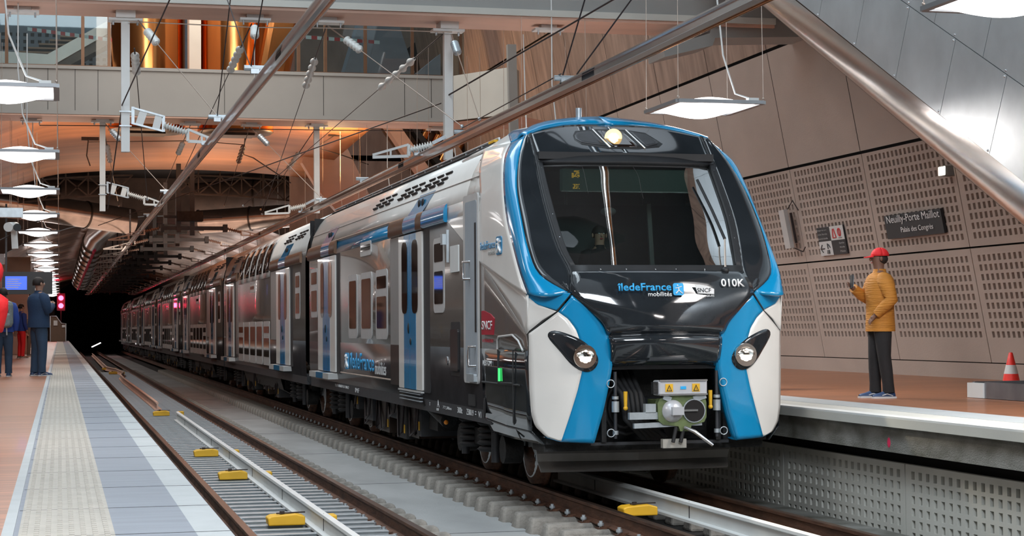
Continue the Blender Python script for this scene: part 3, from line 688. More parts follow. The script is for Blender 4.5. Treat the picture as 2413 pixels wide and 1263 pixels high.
# logos and numbers on the nose
def bon(x,z):   # point just in front of the bonnet
    best=min(range(400),key=lambda k:abs(cat_rom(HR,k*11/399)[0]-z)); zz,hw,y=cat_rom(HR,best*11/399); t=x/hw; return (XC+x,y-.13*(1-t*t)-.03,z)
def idfm(par,o,xd,zd,h,tw,blue='logo_blue',white='text_white',light='text_white',inv=False):
    X=Vector(xd);Z=Vector(zd);O=Vector(o); N=X.cross(Z)
    t=text('îledeFrance',blue,par,O+Z*h*.42,xd,zd,width=tw,height=h*.58,name='brand_lettering',bold=.02)
    text('mobilités',white,par,O+X*tw,xd,zd,width=tw*.44,height=h*.34,name='brand_lettering',align='RIGHT',bold=.01)
def walker(par,o,xd,zd,w_,h_,blue='logo_blue',white='text_white'):
    X=Vector(xd);Z=Vector(zd);O=Vector(o);N=X.cross(Z); mb=MB().use(blue); P=[]
    for cx,cz,a in ((.82,.82,0),(.18,.82,90),(.18,.18,180),(.82,.18,270)):
        for k in range(4): t=math.radians(a+30*k); P.append((cx+.18*cos(t),cz+.18*sin(t)))
    V=[O+X*x*w_+Z*z*h_ for x,z in P]; n=len(V); mb.add(V+[v-N*.004 for v in V]+[v+N*.003 for v in V],[tuple(range(n,2*n))[::-1],tuple(range(2*n,3*n))]+[(n+i,n+(i+1)%n,2*n+(i+1)%n,2*n+i) for i in range(n)],False)
    mb.use(white); q=lambda x,z:O+X*x*w_+Z*z*h_+N*.006
    r=.055*w_
    mb.tube([q(.2,.58),q(.45,.62),q(.82,.72)],r*.7,6).tube([q(.5,.62),q(.52,.42),q(.35,.25),q(.25,.14)],r,6).tube([q(.52,.42),q(.68,.28),q(.86,.15)],r,6); mb.ball(q(.42,.80),(.08*w_,.08*w_,.08*w_),8,6)
    mb.build('walking_figure_logo',None,par)
def yb(x,z): return bon(x,z)[1]
y_=min(yb(-.3,2.10),yb(0,2.15))-.005
fd=lambda x,z:(XC+x,yb(x,z)-.004,z)
idfm(LEAD,(XC-.545,yb(-.45,2.10)-.03,2.105),(1,-.10,0),(0,.10,1),.135,.56)
walker(LEAD,(XC+.045,yb(0.05,2.1)-.012,2.115),(1,0,0),(0,.10,1),.115,.125)
mb=MB().use('text_white'); yq=yb(.50,2.15)-.03
mb.prism([(XC+.29,2.225),(XC+.32,2.135),(XC+.50,2.128),(XC+.50,2.18),(XC+.42,2.212),(XC+.34,2.225)],'y',yq,yq+.004); PL=mb.build('operator_logo',None,LEAD)
text('SNCF','sign_black',PL,(XC+.315,yq-.004,2.147),(1,.0,0),(0,.06,1),width=.15,height=.042,name='logo_lettering')
text('VOYAGEURS','text_white',LEAD,(XC+.325,yb(.4,2.1)-.02,2.10),(1,.05,0),(0,.1,1),width=.17,height=.02,name='logo_lettering')
text('010K','text_white',LEAD,(XC+.60,yb(.6,2.22)-.016,2.205),(1,.2,0),(0,.25,1),width=.285,height=.085,name='unit_number',bold=.02)
# side lettering (left side)
xs=XC-HW-.008; xn=XC-HW-.024
idfm(LEAD,(xn,19.82,2.60),(0,-1,0),(0,0,1),.16,.72,'blue_paint','text_grey'); walker(LEAD,(xn-.002,19.04,2.585),(0,-1,0),(0,0,1),.26,.20,'blue_paint')
mb=MB().use('red_logo').prism([(19.83,1.72),(19.83,1.985),(19.72,1.99),(19.4,1.95),(19.22,1.90),(19.27,1.72)],'x',xs-.004,xs+.004); PL=mb.build('operator_logo',None,LEAD)
text('SNCF','text_white',PL,(xs-.006,19.80,1.775),(0,-1,0),(0,0,1),width=.5,height=.10,name='logo_lettering',bold=.01)
text('VOYAGEURS','red_logo',LEAD,(xs,19.80,1.635),(0,-1,0),(0,0,1),width=.52,height=.035,name='logo_lettering')
text('ALSTOM','text_white',LEAD,(xs,19.80,1.375),(0,-1,0),(0,0,1),width=.44,height=.06,name='maker_lettering',bold=.01)
walker(LEAD,(xs-.002,29.9,1.13),(0,-1,0),(0,0,1),.42,.27,'logo_blue'); idfm_o=(xs,29.4,1.13)
text('îledeFrance','logo_blue',LEAD,(xs,29.40,1.14),(0,-1,0),(0,0,1),width=2.35,height=.27,name='brand_lettering',bold=.02); text('mobilités','text_white',LEAD,(xs,26.95,1.11),(0,-1,0),(0,0,1),width=.95,height=.19,name='brand_lettering')
xb=XC-1.375-.008
for tx,ya,wd,h,z in (('95 87 0058019-5 F-SNCF','31.2',1.55,.045,.80),('IMF',29.0,.4,.07,.77),('A',22.45,.12,.09,.80),('77,38m',22.1,.5,.04,.79),('300t',21.25,.27,.07,.78),('Z58019',20.75,.37,.07,.78),('V1',20.13,.14,.07,.775),('T',22.95,.06,.04,.8),('=',20.3,.06,.04,.8),('120T',22.5,.16,.03,.755)):
    text(tx,'text_white',LEAD,(xb,float(ya),z),(0,-1,0),(0,0,1),width=wd,height=h,name='car_marking')
# ---------------------------------------------------------------- double deck cars
def deck_car(y0,label,det=True,group=None):
    t=thing('train_car',label,'train car',(XC,y0+9,0),group); y1=y0+18.0
    shell('lower_body','low_black',0,4,y0,y1,t); shell('side_panel','grey_paint',4,8,y0,y1,t); 
    shell('roof_shell','white_paint',8,13,y0,y1,t,extra=((.85,4.05),(.6,4.15),(.3,4.21),(0,4.23)))
    m=MB().use('matt_black').box(T(-1.15,y1,.8),T(1.15,y1+.35,3.75)); m.box(T(-1.3,y0,.8),T(1.3,y0+.04,3.9)).box(T(-1.3,y1-.04,.8),T(1.3,y1,3.9)); m.build('gangway_bellows',None,t)
    da,db_=(y0+2.35,y0+4.65),(y0+14.7,y0+16.9)
    for s in (-1,1):
        for a,b in (da,db_):
            bi_door(t,a,b,1.05,3.09,s,step=True,det=det)
        canopy(t,y0+.5,da[1]+1.2,z0=3.10,s=s,stripe=(da[0]+.6,da[1]-.5)); canopy(t,db_[0]-.9,db_[1]+.3,s=s,stripe=(db_[0]+.6,db_[1]-.5))
        for a,b in ((da[1]+.05,da[1]+1.2),(db_[0]-1.0,db_[0]-.5)):
            m=MB(); wall_plate(m,'pillar_grey',a,b,1.565,3.08,s,.010,.02); m.build('side_pillar',None,t)
        window(t,y0+.75,y0+1.5,2.0,2.93,s,split=2.58)
        wy=[y0+6.1+i*1.5 for i in range(5)]
        for i,a in enumerate(wy):
            if i not in (1,2,3): window(t,a,a+1.3,.97,1.98,s,split=1.66,fr=.12,r=.06)
            else: window(t,a,a+1.38,.97,1.98,s,fr=.12,r=.06)
            # curved upper-deck windows
            f=MB().use('frame_grey')
            def cur(d,ya,yb_,z0,z1,mt):
                f.use(mt); P=[(x+d,z) for x,z in [(HW,2.98),(HW,3.1),(1.392,3.2),(1.375,3.30),(1.345,3.45),(1.29,3.62),(1.21,3.77),(1.13,3.87)] if z0<=z<=z1]
                rows=[[T(s*x,ya,z),T(s*x,yb_,z)] for x,z in P]; f.grid(rows if s>0 else rows[::-1])
            cur(.012,a-.05,a+1.4,2.9,3.9,'frame_grey'); o=f.build('upper_window_frame',None,t,solid=.01)
            f=MB(); cur(.026,a+.12,a+1.22,3.05,3.8,'win_dark'); f.build('upper_window_pane',None,o,solid=.01)
        window(t,y0+9.4,y0+10.45,2.70,2.91,s,fr=.05,r=.04)
        for a in (y0+1.0,y0+2.9,y0+14.4): vent(t,a,a+1.4,s)
        stripe_roof(t,da[0]+.6,da[1]-.5,s); stripe_roof(t,db_[0]+.6,db_[1]-.5,s)
    underframe(t,y0,y1); bogie(t,(y0+1.6,y0+3.85),det=det); bogie(t,(y0+14.4,y0+16.6),det=det)
    m=MB().use('under_dark')
    for s in (-1,1):
        rows=[[T(s*1.28,y,.72),T(s*1.2,y,.45),T(s*.95,y,.32)] for y in (y0+5.2,y0+13.4)]; m.grid(rows if s<0 else rows[::-1],False)
    m.box(T(-.95,y0+5.2,.3),T(.95,y0+13.4,.5)); m.build('lower_deck_trough',None,t); equip(t,y0+5.3,y0+13.2,int(y0),)
    return t
def tree_list(o): return [(k,tree_list(k)) for k in o.children]
c2=deck_car(34.95,'double deck car coupled directly behind the front car, curved upper windows')
bpy.context.view_layer.update()
def copy_nodes(node,parent):
    o,ch=node; c=o.copy(); C.objects.link(c); mi=o.matrix_parent_inverse.copy(); c.parent=parent; c.matrix_parent_inverse=mi
    for k in ch: copy_nodes(k,c)
    return c
tl=tree_list(c2)
names=['second double deck car from the cab, mid train, in brown reflected light','third double deck car from the cab, with red light on its flank','fourth double deck car from the cab, small in the distance','fifth double deck car from the cab, nearly at the tunnel mouth','last visible car, almost lost in the dark tunnel']
for k,nm in enumerate(names):
    r=c2.copy(); C.objects.link(r); r['label']=nm; r.location=(XC,34.95+9+18.35*(k+1),0)
    for n_ in tl: copy_nodes(n_,r)
# ================================================================ TRACKS
YN,YF=6,165
def rail(x,label):
    m=MB().use('rust'); P=[(-.07,-.172),(.07,-.172),(.07,-.16),(.012,-.14),(.010,-.045),(.034,-.03),(.036,-.002),(-.036,-.002),(-.034,-.03),(-.010,-.045),(-.012,-.14),(-.07,-.16)]
    m.prism([(x+a,b) for a,b in P],'y',YN,YF); m.use('railtop').box((x-.033,YN,-.002),(x+.033,YF,0))
    return tag(m.build('rail'),label,'rail')
TX=2.39; XC=6.02; G=.7525
rail(TX-G,'rusty rail right beside the left platform edge'); rail(TX+G,'right rail of the empty track, next to the grey concrete strip')
rail(XC-G,'rail under the near wheels of the train'); rail(XC+G,'rail close to the perforated track wall, right of the train')
def S_(name,mb,mt=None,parent=None,**k): o=mb.build(name,mt,parent,**k); o['kind']='structure'; return o
m=MB().use('ballast_dark').box((.4,YN,-.55),(9,YF+60,-.37)); S_('floor',m)
m=MB().use('slab').box((3.36,YN,-.38),(4.78,YF,-.335)); 
for k in range(26): m.use('seam').box((3.36,YN+6.2*k,-.34),(4.78,YN+6.2*k+.02,-.333))
S_('trim_1',m)
m=MB().use('dirty_concrete').box((.75,YN,-.33),(1.5,YF,-.26)).box((7.2,YN,-.33),(8.0,YF,-.25)); S_('trim_2',m)
def sleeper(loc,ends,label,group,bolts=True):
    t=thing('concrete_sleeper',label,'sleeper',loc,group)
    for s in ends:
        a,b=(-1.32,-.42) if s<0 else (.42,1.30)
        m=MB().use('sleeper'); e=.035; zt=-.165
        vs=[(a,-.14,-.37),(b,-.14,-.37),(b,.14,-.37),(a,.14,-.37),(a+e,-.09,-.175),(b-e,-.09,-.175),(b-e,.09,-.175),(a+e,.09,-.175)]
        m.add(vs,[(0,3,2,1),(4,5,6,7),(0,1,5,4),(1,2,6,5),(2,3,7,6),(3,0,4,7)],False); m.build('block',None,t,bevel=.03)
        if bolts:
            for d in (-.13,.13):
                q=MB().use('rust').box((s*.7525+d-.045,-.06,-.19),(s*.7525+d+.045,.06,-.165)).bar((s*.7525+d*.4,-.03,-.155),(s*.7525+d*1.1,-.03,-.165),.05,.02); q.use('galv').cyl((s*.7525+d,0,-.17),(s*.7525+d,0,-.10),.018,8).cyl((s*.7525+d,0,-.145),(s*.7525+d,0,-.12),.032,6); q.build('rail_clip',None,t)
    return t
def relocate(t,loc): t.location=loc
def series(t,locs,skipdet=45):
    bpy.context.view_layer.update(); tl=tree_list(t)
    for L in locs:
        r=t.copy(); C.objects.link(r); r.location=L
        for n_ in tl:
            if L[1]>skipdet and n_[0].name.startswith('rail_clip'): continue
            copy_nodes(n_,r)
s1=sleeper((0,0,0),(-1,1),"tapered concrete sleeper under the train's track",'sleepers of the train track')
s1.location=(XC,8,0); series(s1,[(XC,8+.6*k,0) for k in range(1,140)])
s2=sleeper((0,0,0),(-1,1),'low concrete sleeper of the empty track, between the steel cross bars','sleepers of the empty track')
s2.location=(TX,8.15,0); series(s2,[(TX,8.15+.6*k,0) for k in range(1,140)],60)
b=tag(MB().use('galv').box((-.62,-.035,-.20),(.62,.035,-.10)).box((-.62,-.05,-.105),(.62,.05,-.095)).build('cross_bar'),'pale galvanised cross bar lying between the rails of the empty track','track bar','cross bars of the empty track')
b.location=(TX-.02,8,0)
for k in range(1,190):
    o=b.copy(); C.objects.link(o); o.location=(TX-.02,8+.4*k,0)
def check_beam(P,label,mt):
    m=MB().use(mt)
    prof=[(-.09,-.10),(-.09,-.075),(-.03,-.07),(-.03,.045),(-.055,.06),(-.05,.085),(0,.095),(.02,.07),(.0,.04),(.0,-.07),(.09,-.075),(.09,-.10)]
    rows=[[(x+a,y,b) for a,b in prof] for x,y in P]; m.grid(rows,False,closed=True); m.add(rows[0],[tuple(range(12))],False); m.add(rows[-1],[tuple(range(12))],False)
    m.use('seam')
    y=P[0][1]+2.3
    while y<P[-1][1] and len(P)==2: m.box((P[0][0]-.034,y,-.07),(P[0][0]+.003,y+.015,.09)); y+=3.2
    return tag(m.build('centre_beam'),label,'track beam')
check_beam([(2.40,8),(2.40,38.4)],'silver steel beam running along the middle of the empty track','white_steel')
check_beam([(2.25,43.5),(2.26,46),(2.24,66),(2.30,72),(2.55,76),(2.45,82),(2.15,87),(2.2,100),(2.35,138)],'far bent steel beam on the empty track, tinted for brown light','soffit')  # brown light is put into this beam's colour
check_beam([(5.98,8),(5.98,21.5)],'silver steel beam on the track in front of the train','white_steel')
for x,y,lab in ((2.1,17.5,'nearest yellow clamp block on the silver beam of the empty track'),(2.1,23.0,'second yellow clamp block from the front on the silver beam'),(2.1,27.3,'third yellow clamp block from the front on the silver beam'),(2.15,40.5,'yellow block lying at the far end of the silver beam'),(5.6,17.3,'yellow clamp block on the beam in front of the train'),(2.2,79.5,'orange-yellow block at the bend of the far beam'),(2.1,88,'farthest yellow block beside the far beam')):
    t=thing('clamp_block',lab,'clamp',(x+.05,y,0))
    m=MB().use('yellow').prism([(x-.16,-.085),(x-.17,-.01),(x-.13,.01),(x+.10,.025),(x+.19,0),(x+.19,-.085)],'y',y-.11,y+.11); m.build('housing',None,t,bevel=.012)
    m=MB().use('wire').bar((x-.08,y-.05,.03),(x+.2,y,.03),.02,.012).cyl((x-.02,y,.0),(x-.02,y,.045),.025,10); m.build('lever',None,t)
    m=MB().use('yellow').box((x+.36,y-.1,-.085),(x+.5,y+.1,0)); m.build('stop',None,t,bevel=.01)
m=MB().use('unseen_roof').box((4.6,-39,16.0),(16,26,16.3)).box((-9,-39,16.0),(4.6,-12,16.3)); S_('ceiling',m)  # unseen roof slab, added to keep windscreen reflections dark
# ================================================================ LEFT PLATFORM
def strip_floor(name,x0,x1,z,mt,par=None,y0=YN,y1=YF,t=.03):
    m=MB().use(mt).box((x0,y0,z-t),(x1,y1,z)); return m
m=MB(); m.use('wood').box((-9,YN,.86),(-.246,YF,.92)); m.use('pave_light').box((-.246,YN,.86),(-.196,YF,.924)); m.use('pave_grey').box((-.196,YN,.86),(-.175,YF,.92))
m.use('tactile').box((-.175,YN,.86),(.232,YF,.921)); m.use('pave_grey').box((.232,YN,.86),(.574,YF,.92)); m.use('pave_light').box((.574,YN,.86),(.726,YF,.92))
m.use('dirty_concrete').box((-9,YN,-.4),(.60,YF,.80)).box((-9,YN,.80),(.70,YF,.86)); 
m.use('seam')
for k in range(130): m.box((-.19,8+1.2*k,.9185),(.726,8+1.2*k+.008,.9213))
S_('floor',m)
m=MB().use('tactile')      # raised bars of the tactile strip
for i in range(8):
    x=-.15+.05*i
    for k in range(420 if i<99 else 0):
        y=7.8+.085*k; 
        if y>44: break
        m.box((x-.011,y-.03,.921),(x+.011,y+.03,.9255))
tag(m.build('tactile_bars'),'raised dashes of the pale tactile strip on the left platform','tactile paving',kind='stuff')
# ================================================================ RIGHT PLATFORM
m=MB(); m.use('wood').box((8.776,YN,.86),(14.6,YF,.92)); m.use('pave_light').box((8.25,YN,.86),(8.776,YF,.922)); m.use('panel_grey').box((7.86,YN,.86),(8.25,YF,.92)); m.use('white_steel').box((7.69,YN,.905),(7.86,YF,.924))
m.use('panel_grey').box((7.69,YN,.822),(7.86,YF,.905)); m.use('dirty_concrete').box((7.78,YN,.57),(15,YF,.86)); m.use('dark_gap').box((8.12,YN,-.4),(8.3,YF,.57))
S_('floor',m)
for y in (16.1,12.2,24.5):
    tag(MB().use('pink_mark').ball((7.78,y,.66),(.006,.035,.05),12,8).build('paint_mark'),{16.1:'pink paint dot on the concrete below the right platform edge',12.2:'pink paint dot at the right border of the photo, below the platform edge',24.5:'pink paint dot on the concrete hidden behind the train side'}[y],'paint mark')
# perforated panels: real recesses; hole backs use darker colours that deepen their shade
def perforated(name,par,O,U,V,W_,H_,cols,rows,x0,z0,px,pz,hw,hh,mt,depth=.07,nrm=(-1,0,0),hole='wall_brown',dark=0,dr=None):
    O=Vector(O);U=Vector(U);V=Vector(V);N=Vector(nrm); mb=MB(); rnd=random.Random(int(O.y*10)+int(O.z*7))
    us=[0]; vs_=[0]
    for c in range(cols): us+=[x0+px*c,x0+px*c+hw]
    us.append(W_)
    for r in range(rows): vs_+=[z0+pz*r,z0+pz*r+hh]
    vs_.append(H_)
    P=lambda u,v,d=0:tuple(O+U*u+V*v-N*d)
    vi=[[P(u,v) for u in us] for v in vs_]; nu=len(us); verts=[p for r in vi for p in r]; fs=[]
    holes=[]
    for j in range(len(vs_)-1):
        for i in range(nu-1):
            if i%2==1 and j%2==1: holes.append((i,j)); continue
            fs.append((j*nu+i,j*nu+i+1,(j+1)*nu+i+1,(j+1)*nu+i))
    mb.use(mt).add(verts,fs,False)
    for i,j in holes:
        u0,u1,v0,v1=us[i],us[i+1],vs_[j],vs_[j+1]; 
        isd=(dr is not None and j==dr and (i//2)%9==6)
        d=depth; a=[P(u0,v0),P(u1,v0),P(u1,v1),P(u0,v1)]; b=[P(u0,v0,d),P(u1,v0,d),P(u1,v1,d),P(u0,v1,d)]
        mb.use(mt).add(a+b,[(0,1,5,4),(1,2,6,5),(2,3,7,6),(3,0,4,7)],False); mb.use('dark_gap' if isd else hole).add(b,[(0,1,2,3)],False)
    # rim thickness
    a=[P(0,0),P(W_,0),P(W_,H_),P(0,H_)]; b=[P(0,0,.06),P(W_,0,.06),P(W_,H_,.06),P(0,H_,.06)]; mb.use(mt).add(a+b,[(0,4,5,1),(1,5,6,2),(2,6,7,3),(3,7,4,0)],False)
    return mb.build(name,None,par)
WR=bpy.data.objects.new('wall_right',None); C.objects.link(WR); st(WR)
LEAN=.19; ln=math.sqrt(1+LEAN**2)
def wx(z): return 14.3-LEAN*(z-.92)
Vw=Vector((-LEAN,0,1))/ln; Nw=Vector((-1,0,-LEAN)).normalized()
JY=[19.4+3.2*k for k in range(12)]
dv={}
for y in JY:
    for z0,z1,rows,zo in ((1.19,2.985,9,.40),(3.015,4.78,11,.12)):
        perforated('perforated_panel',WR,(wx(z0),y+.012,z0),(0,1,0),Vw,3.176,(z1-z0)*ln,19,rows,.13,zo,.155,.152,.078,.10,'wall_beige',nrm=Nw,hole='bronze',dr=(2*rows-1))
m=MB().use('dark_gap')   # backing
m.grid([[(wx(z)+.10,YN,z) for z in (.8,12)],[(wx(z)+.10,66,z) for z in (.8,12)]],False); 
m.grid([[(wx(z)+.10,66,z) for z in (.8,8)],[(wx(z)+.10,YF,z) for z in (.8,8)]],False)
m.use('wall_beige')
m.grid([[(wx(z)-.0,YN,z) for z in (.92,1.175)],[(wx(z)-.0,YF,z) for z in (.92,1.175)]],False)
for k in range(18):
    y=(JY[0]-3.2*4)+3.2*k+.012; 
    if y<JY[0]-.1 or y>JY[-1]+.1:
        m.grid([[(wx(z),y,z) for z in (1.19,2.985)],[(wx(z),y+3.176,z) for z in (1.19,2.985)]],False); m.grid([[(wx(z),y,z) for z in (3.015,4.78)],[(wx(z),y+3.176,z) for z in (3.015,4.78)]],False)
    m.use('wall_beige').grid([[(wx(z)-.01,y,z) for z in (4.83,7.02)],[(wx(z)-.01,y+3.176,z) for z in (4.83,7.02)]],False)
    m.use('wall_brown').grid([[(wx(z)-.01,y,z) for z in (7.08,9.6)],[(wx(z)-.01,y+3.176,z) for z in (7.08,9.6)]],False)
    m.grid([[(wx(z)-.01,y-1.6,z) for z in (9.65,13)],[(wx(z)-.01,y-1.6+3.176,z) for z in (9.65,13)]],False); m.use('wall_beige')
m.build('wall_panel',None,WR)
WT=bpy.data.objects.new('wall_track',None); C.objects.link(WT); st(WT)
for k in range(14):
    y=10.12+3.05*k
    perforated('perforated_panel',WT,(8.0,y,-.36),(0,1,0),(0,0,1),3.03,.80,19,6,.10,.07,.152,.118,.07,.078,'panel_grey',nrm=(-1,0,0),hole='dirty_concrete',dr=11)
m=MB().use('dirty_concrete').box((8.1,YN,-.4),(8.2,YF,.43)); m.build('wall_backing',None,WT)
# left wall and end of the hall
m=MB().use('left_wall_brown'); m.grid([[(-9,YN-30,z) for z in (.9,14)],[(-9,YF,z) for z in (.9,14)]],False); S_('wall_left',m); m=MB().use('wall_beige').box((-30,-40,-1),(30,-39.8,14)); S_('wall_rear',m)
m=MB().use('wood').box((-9,-39,.86),(.7,YN,.92)).box((7.7,-39,.86),(14.6,YN,.92)); m.use('slab').box((.7,-39,-.4),(7.7,YN,-.2)); S_('floor',m)
m=MB().use('wall_beige').grid([[(wx(z),-39,z) for z in (.9,12)],[(wx(z),YN,z) for z in (.9,12)]],False); S_('wall_right',m)
# ================================================================ SIGNS ON THE RIGHT WALL
def wp(y,z,d=.0): return Vector((wx(z),y,z))+Nw*d
def wall_sign(name,par,y0,y1,z0,z1,mt,d0=.01,d1=.04):
    m=MB().use(mt); a=[wp(y,z,d) for d in (d0,d1) for y,z in ((y0,z0),(y1,z0),(y1,z1),(y0,z1))]
    m.add(a,[(0,1,2,3),(7,6,5,4),(0,4,5,1),(1,5,6,2),(2,6,7,3),(3,7,4,0)],False); return m.build(name,None,par)
t=thing('station_sign','black station name sign with two lines of white lettering','sign',(wx(3.47),27.45,3.47))
wall_sign('sign_board',t,26.42,28.47,3.275,3.67,'sign_black',.01,.06)
text('Neuilly-Porte Maillot','text_white',t,wp(28.37,3.50,.068),(0,-1,0),Vw,width=1.9,height=.165); text('Palais des Congrès','text_white',t,wp(27.9,3.34,.068),(0,-1,0),Vw,width=1.15,height=.115)
t=thing('safety_sign','four-square black and white notice board with red warning pictograms','sign',(wx(3.36),30.8,3.36))
wall_sign('sign_board',t,30.22,31.38,3.10,3.62,'sign_black')
m=wall_sign('white_field',t,30.22,30.80,3.365,3.62,'sign_white',.04,.045); m=wall_sign('white_field',t,30.82,31.38,3.10,3.36,'sign_white',.04,.045)
for i,(l,z) in enumerate((('Danger de mort',3.57),('voie ferrée',3.50),('traversée interdite',3.42))): text(l,'text_grey',t,wp(31.35,z-.02,.048),(0,-1,0),Vw,width=.42,height=.035)
for i,(l,z) in enumerate((('Sortie',3.31),('Neuilly',3.23),('Palais',3.16))): text(l,'text_grey',t,wp(30.26,z-.02,.048),(0,-1,0),Vw,width=.22,height=.035,align='RIGHT')
q=MB().use('red_sign').tube([wp(30.70,3.41,.05),wp(30.66,3.57,.05),wp(30.62,3.57,.05),wp(30.56,3.41,.05),wp(30.70,3.41,.05)],.012,6).tube([wp(30.40+.06*cos(a*PI/8),3.50+.07*sin(a*PI/8),.05) for a in range(17)],.01,6).tube([wp(30.40,3.44,.05),wp(30.40,3.56,.05)],.008,6); q.use('sign_black').box(tuple(wp(30.46,3.395,.05)),tuple(wp(30.32,3.405,.055)))
q.build('red_pictogram',None,t)
q=MB().use('sign_black').tube([wp(31.15,3.23,.05),wp(31.32,3.23,.05)],.010,6).tube([wp(31.24,3.30,.05),wp(31.32,3.23,.05),wp(31.24,3.16,.05)],.010,6).box(tuple(wp(31.05,3.13,.048)),tuple(wp(30.95,3.2,.052))).tube([wp(31.0,3.22,.05),wp(31.0,3.32,.05)],.01,6).tube([wp(30.9,3.24,.05),wp(30.96,3.3,.05)],.01,6); q.build('arrow_pictogram',None,t)
t=thing('wall_light','white vertical tube light bracketed to the perforated wall','light',(wx(3.7),32.5,3.7))
wall_sign('housing',t,32.38,32.64,3.32,4.06,'frame_grey',.12,.2); q=MB().use('wire').tube([wp(32.4,4.06,.1),wp(32.1,4.2,.1),wp(32.0,4.0,.06)],.012,6).tube([wp(32.4,3.3,.1),wp(32.1,3.22,.08),wp(32.0,3.3,.06)],.012,6).bar(wp(32.3,3.4,.1),wp(32.3,3.98,.1),.04); q.build('cable',None,t)
t=thing('spot_light','small square bright spotlight on the wall under the steel tube','light',(wx(4.35),25.4,4.3))
q=MB().use('lamp_frame').box((wx(4.3)-.14,25.85,4.14),(wx(4.3)+.05,26.05,4.30)); q.build('housing',None,t); q=MB().use('headlight_core').box((wx(4.3)-.15,25.84,4.155),(wx(4.3)-.141,26.05,4.285)); q.build('lens',None,t)
# ================================================================ STEEL ESCALATOR ENCLOSURE, upper right
XE=10.2
def EP(y): return 2.92+ (y-18.2)*.500   # lower edge height
t=thing('escalator_casing','polished steel escalator casing sloping down at upper right','escalator',(XE+.5,16,1.9))
d=Vector((0,1,.503)).normalized(); nrm=Vector((0,-.503,1)).normalized()
m=MB().use('polished'); rows=[]
for k in range(41):
    y=10+ .6*k; base=Vector((XE+.30,y,EP(y)+.67)); r=[]
    for a in range(0,13):
        th=math.radians(180+ a*-1*0 + a*7.5*1.0) if False else math.radians(180+90*a/12)
        r.append(tuple(base+Vector((1,0,0))*.30*cos(th)+nrm*.60*sin(th)))
    rows.append(r)
m.grid(rows); m.build('rounded_edge',None,t)
m=MB().use('brushed')
def PP(s,h): return Vector((XE,10,EP(10)+.67))+d*s+nrm*h
k=0
for (h0,h1,off) in ((.0,.94,0),(.95,2.4,.6),(2.41,4.2,.2)):
    s=-1.0+off
    while s<28:
        a=[PP(s,h0),PP(s+1.29,h0),PP(s+1.29,h1),PP(s,h1)]; m.add([tuple(v) for v in a],[(0,1,2,3)],False); s+=1.30
m.build('side_panel',None,t,solid=.03)
m=MB().use('dark_gap').add([tuple(PP(-1,0)+Vector((.04,0,0))),tuple(PP(28,0)+Vector((.04,0,0))),tuple(PP(28,4.2)+Vector((.04,0,0))),tuple(PP(-1,4.2)+Vector((.04,0,0)))],[(0,1,2,3)],False); m.use('polished')
m.add([tuple(Vector((XE+.27,10,EP(10)-.02))),tuple(Vector((XE+1.8,10,EP(10)-.02))),tuple(Vector((XE+1.8,34,EP(34)-.02))),tuple(Vector((XE+.27,34,EP(34)-.02)))],[(0,1,2,3)],False); m.build('underside',None,t)
for s in range(2,18):
    for h in (.03,.91,.98,2.36): MB().use('steel').ball(PP(s*1.3-.96,h)+Vector((-.03,0,0)),.016,8,5).build('panel_screw',None,t)
# ================================================================ BEAMS / FOOTBRIDGE EDGES
m=MB().use('beam_paint').box((-9,30.0,7.19),(12.4,31.0,12)); m.use('soffit').box((-9,30.02,7.12),(12.4,31.25,7.19)); m.use('panel_grey').box((-9,29.96,7.17),(12.4,30.0,7.28))
S_('ceiling',m)
m=MB().use('beam_paint').box((-9,45.6,7.14),(9.7,46.9,8.26)); m.use('soffit').box((-9,45.58,7.08),(9.7,46.95,7.14)); m.use('beam_paint').box((-9,45.55,8.24),(9.7,45.75,8.32)).box((-9,45.56,7.12),(9.7,45.6,7.22)); m.use('seam')
for x in (-.85,-.3,.35,.9,4.0,6.5,8.6,9.3): m.box((x,45.592,7.22),(x+.012,45.602,8.24))
m.use('panel_grey').add([(9.7,45.6,7.14),(11.0,43.6,7.14),(11.0,43.6,8.32),(9.7,45.6,8.30),(9.7,46.9,7.14),(11.3,44.2,7.14),(11.3,44.2,8.3),(9.7,46.9,8.3)],[(0,1,2,3),(4,7,6,5),(0,4,5,1),(3,2,6,7),(1,5,6,2)],False)
m.use('soffit').add([(9.7,45.6,7.10),(11.0,43.6,7.10),(13.2,44.5,6.9),(9.7,46.95,7.08)],[(0,1,2,3)],False)
S_('ceiling',m)
tag(MB().use('beam_paint').bar((10.98,43.5,6.2),(10.92,43.5,8.85),.22,.16,up=(0,1,0)).build('fascia_post'),'pale upright fin closing the right end of the footbridge fascia','post')
t=thing('stair_block','pale concrete slab projecting from the brown wall beside the overhead beam','slab',(11.4,30.5,6.9))
MB().use('beam_paint').prism([(10.35,6.55),(10.33,6.72),(11.2,7.0),(11.25,7.2),(13.2,7.7),(13.2,7.0),(11.3,6.92),(11.25,6.78)],'y',30.1,31.0).build('slab_edge',None,t)
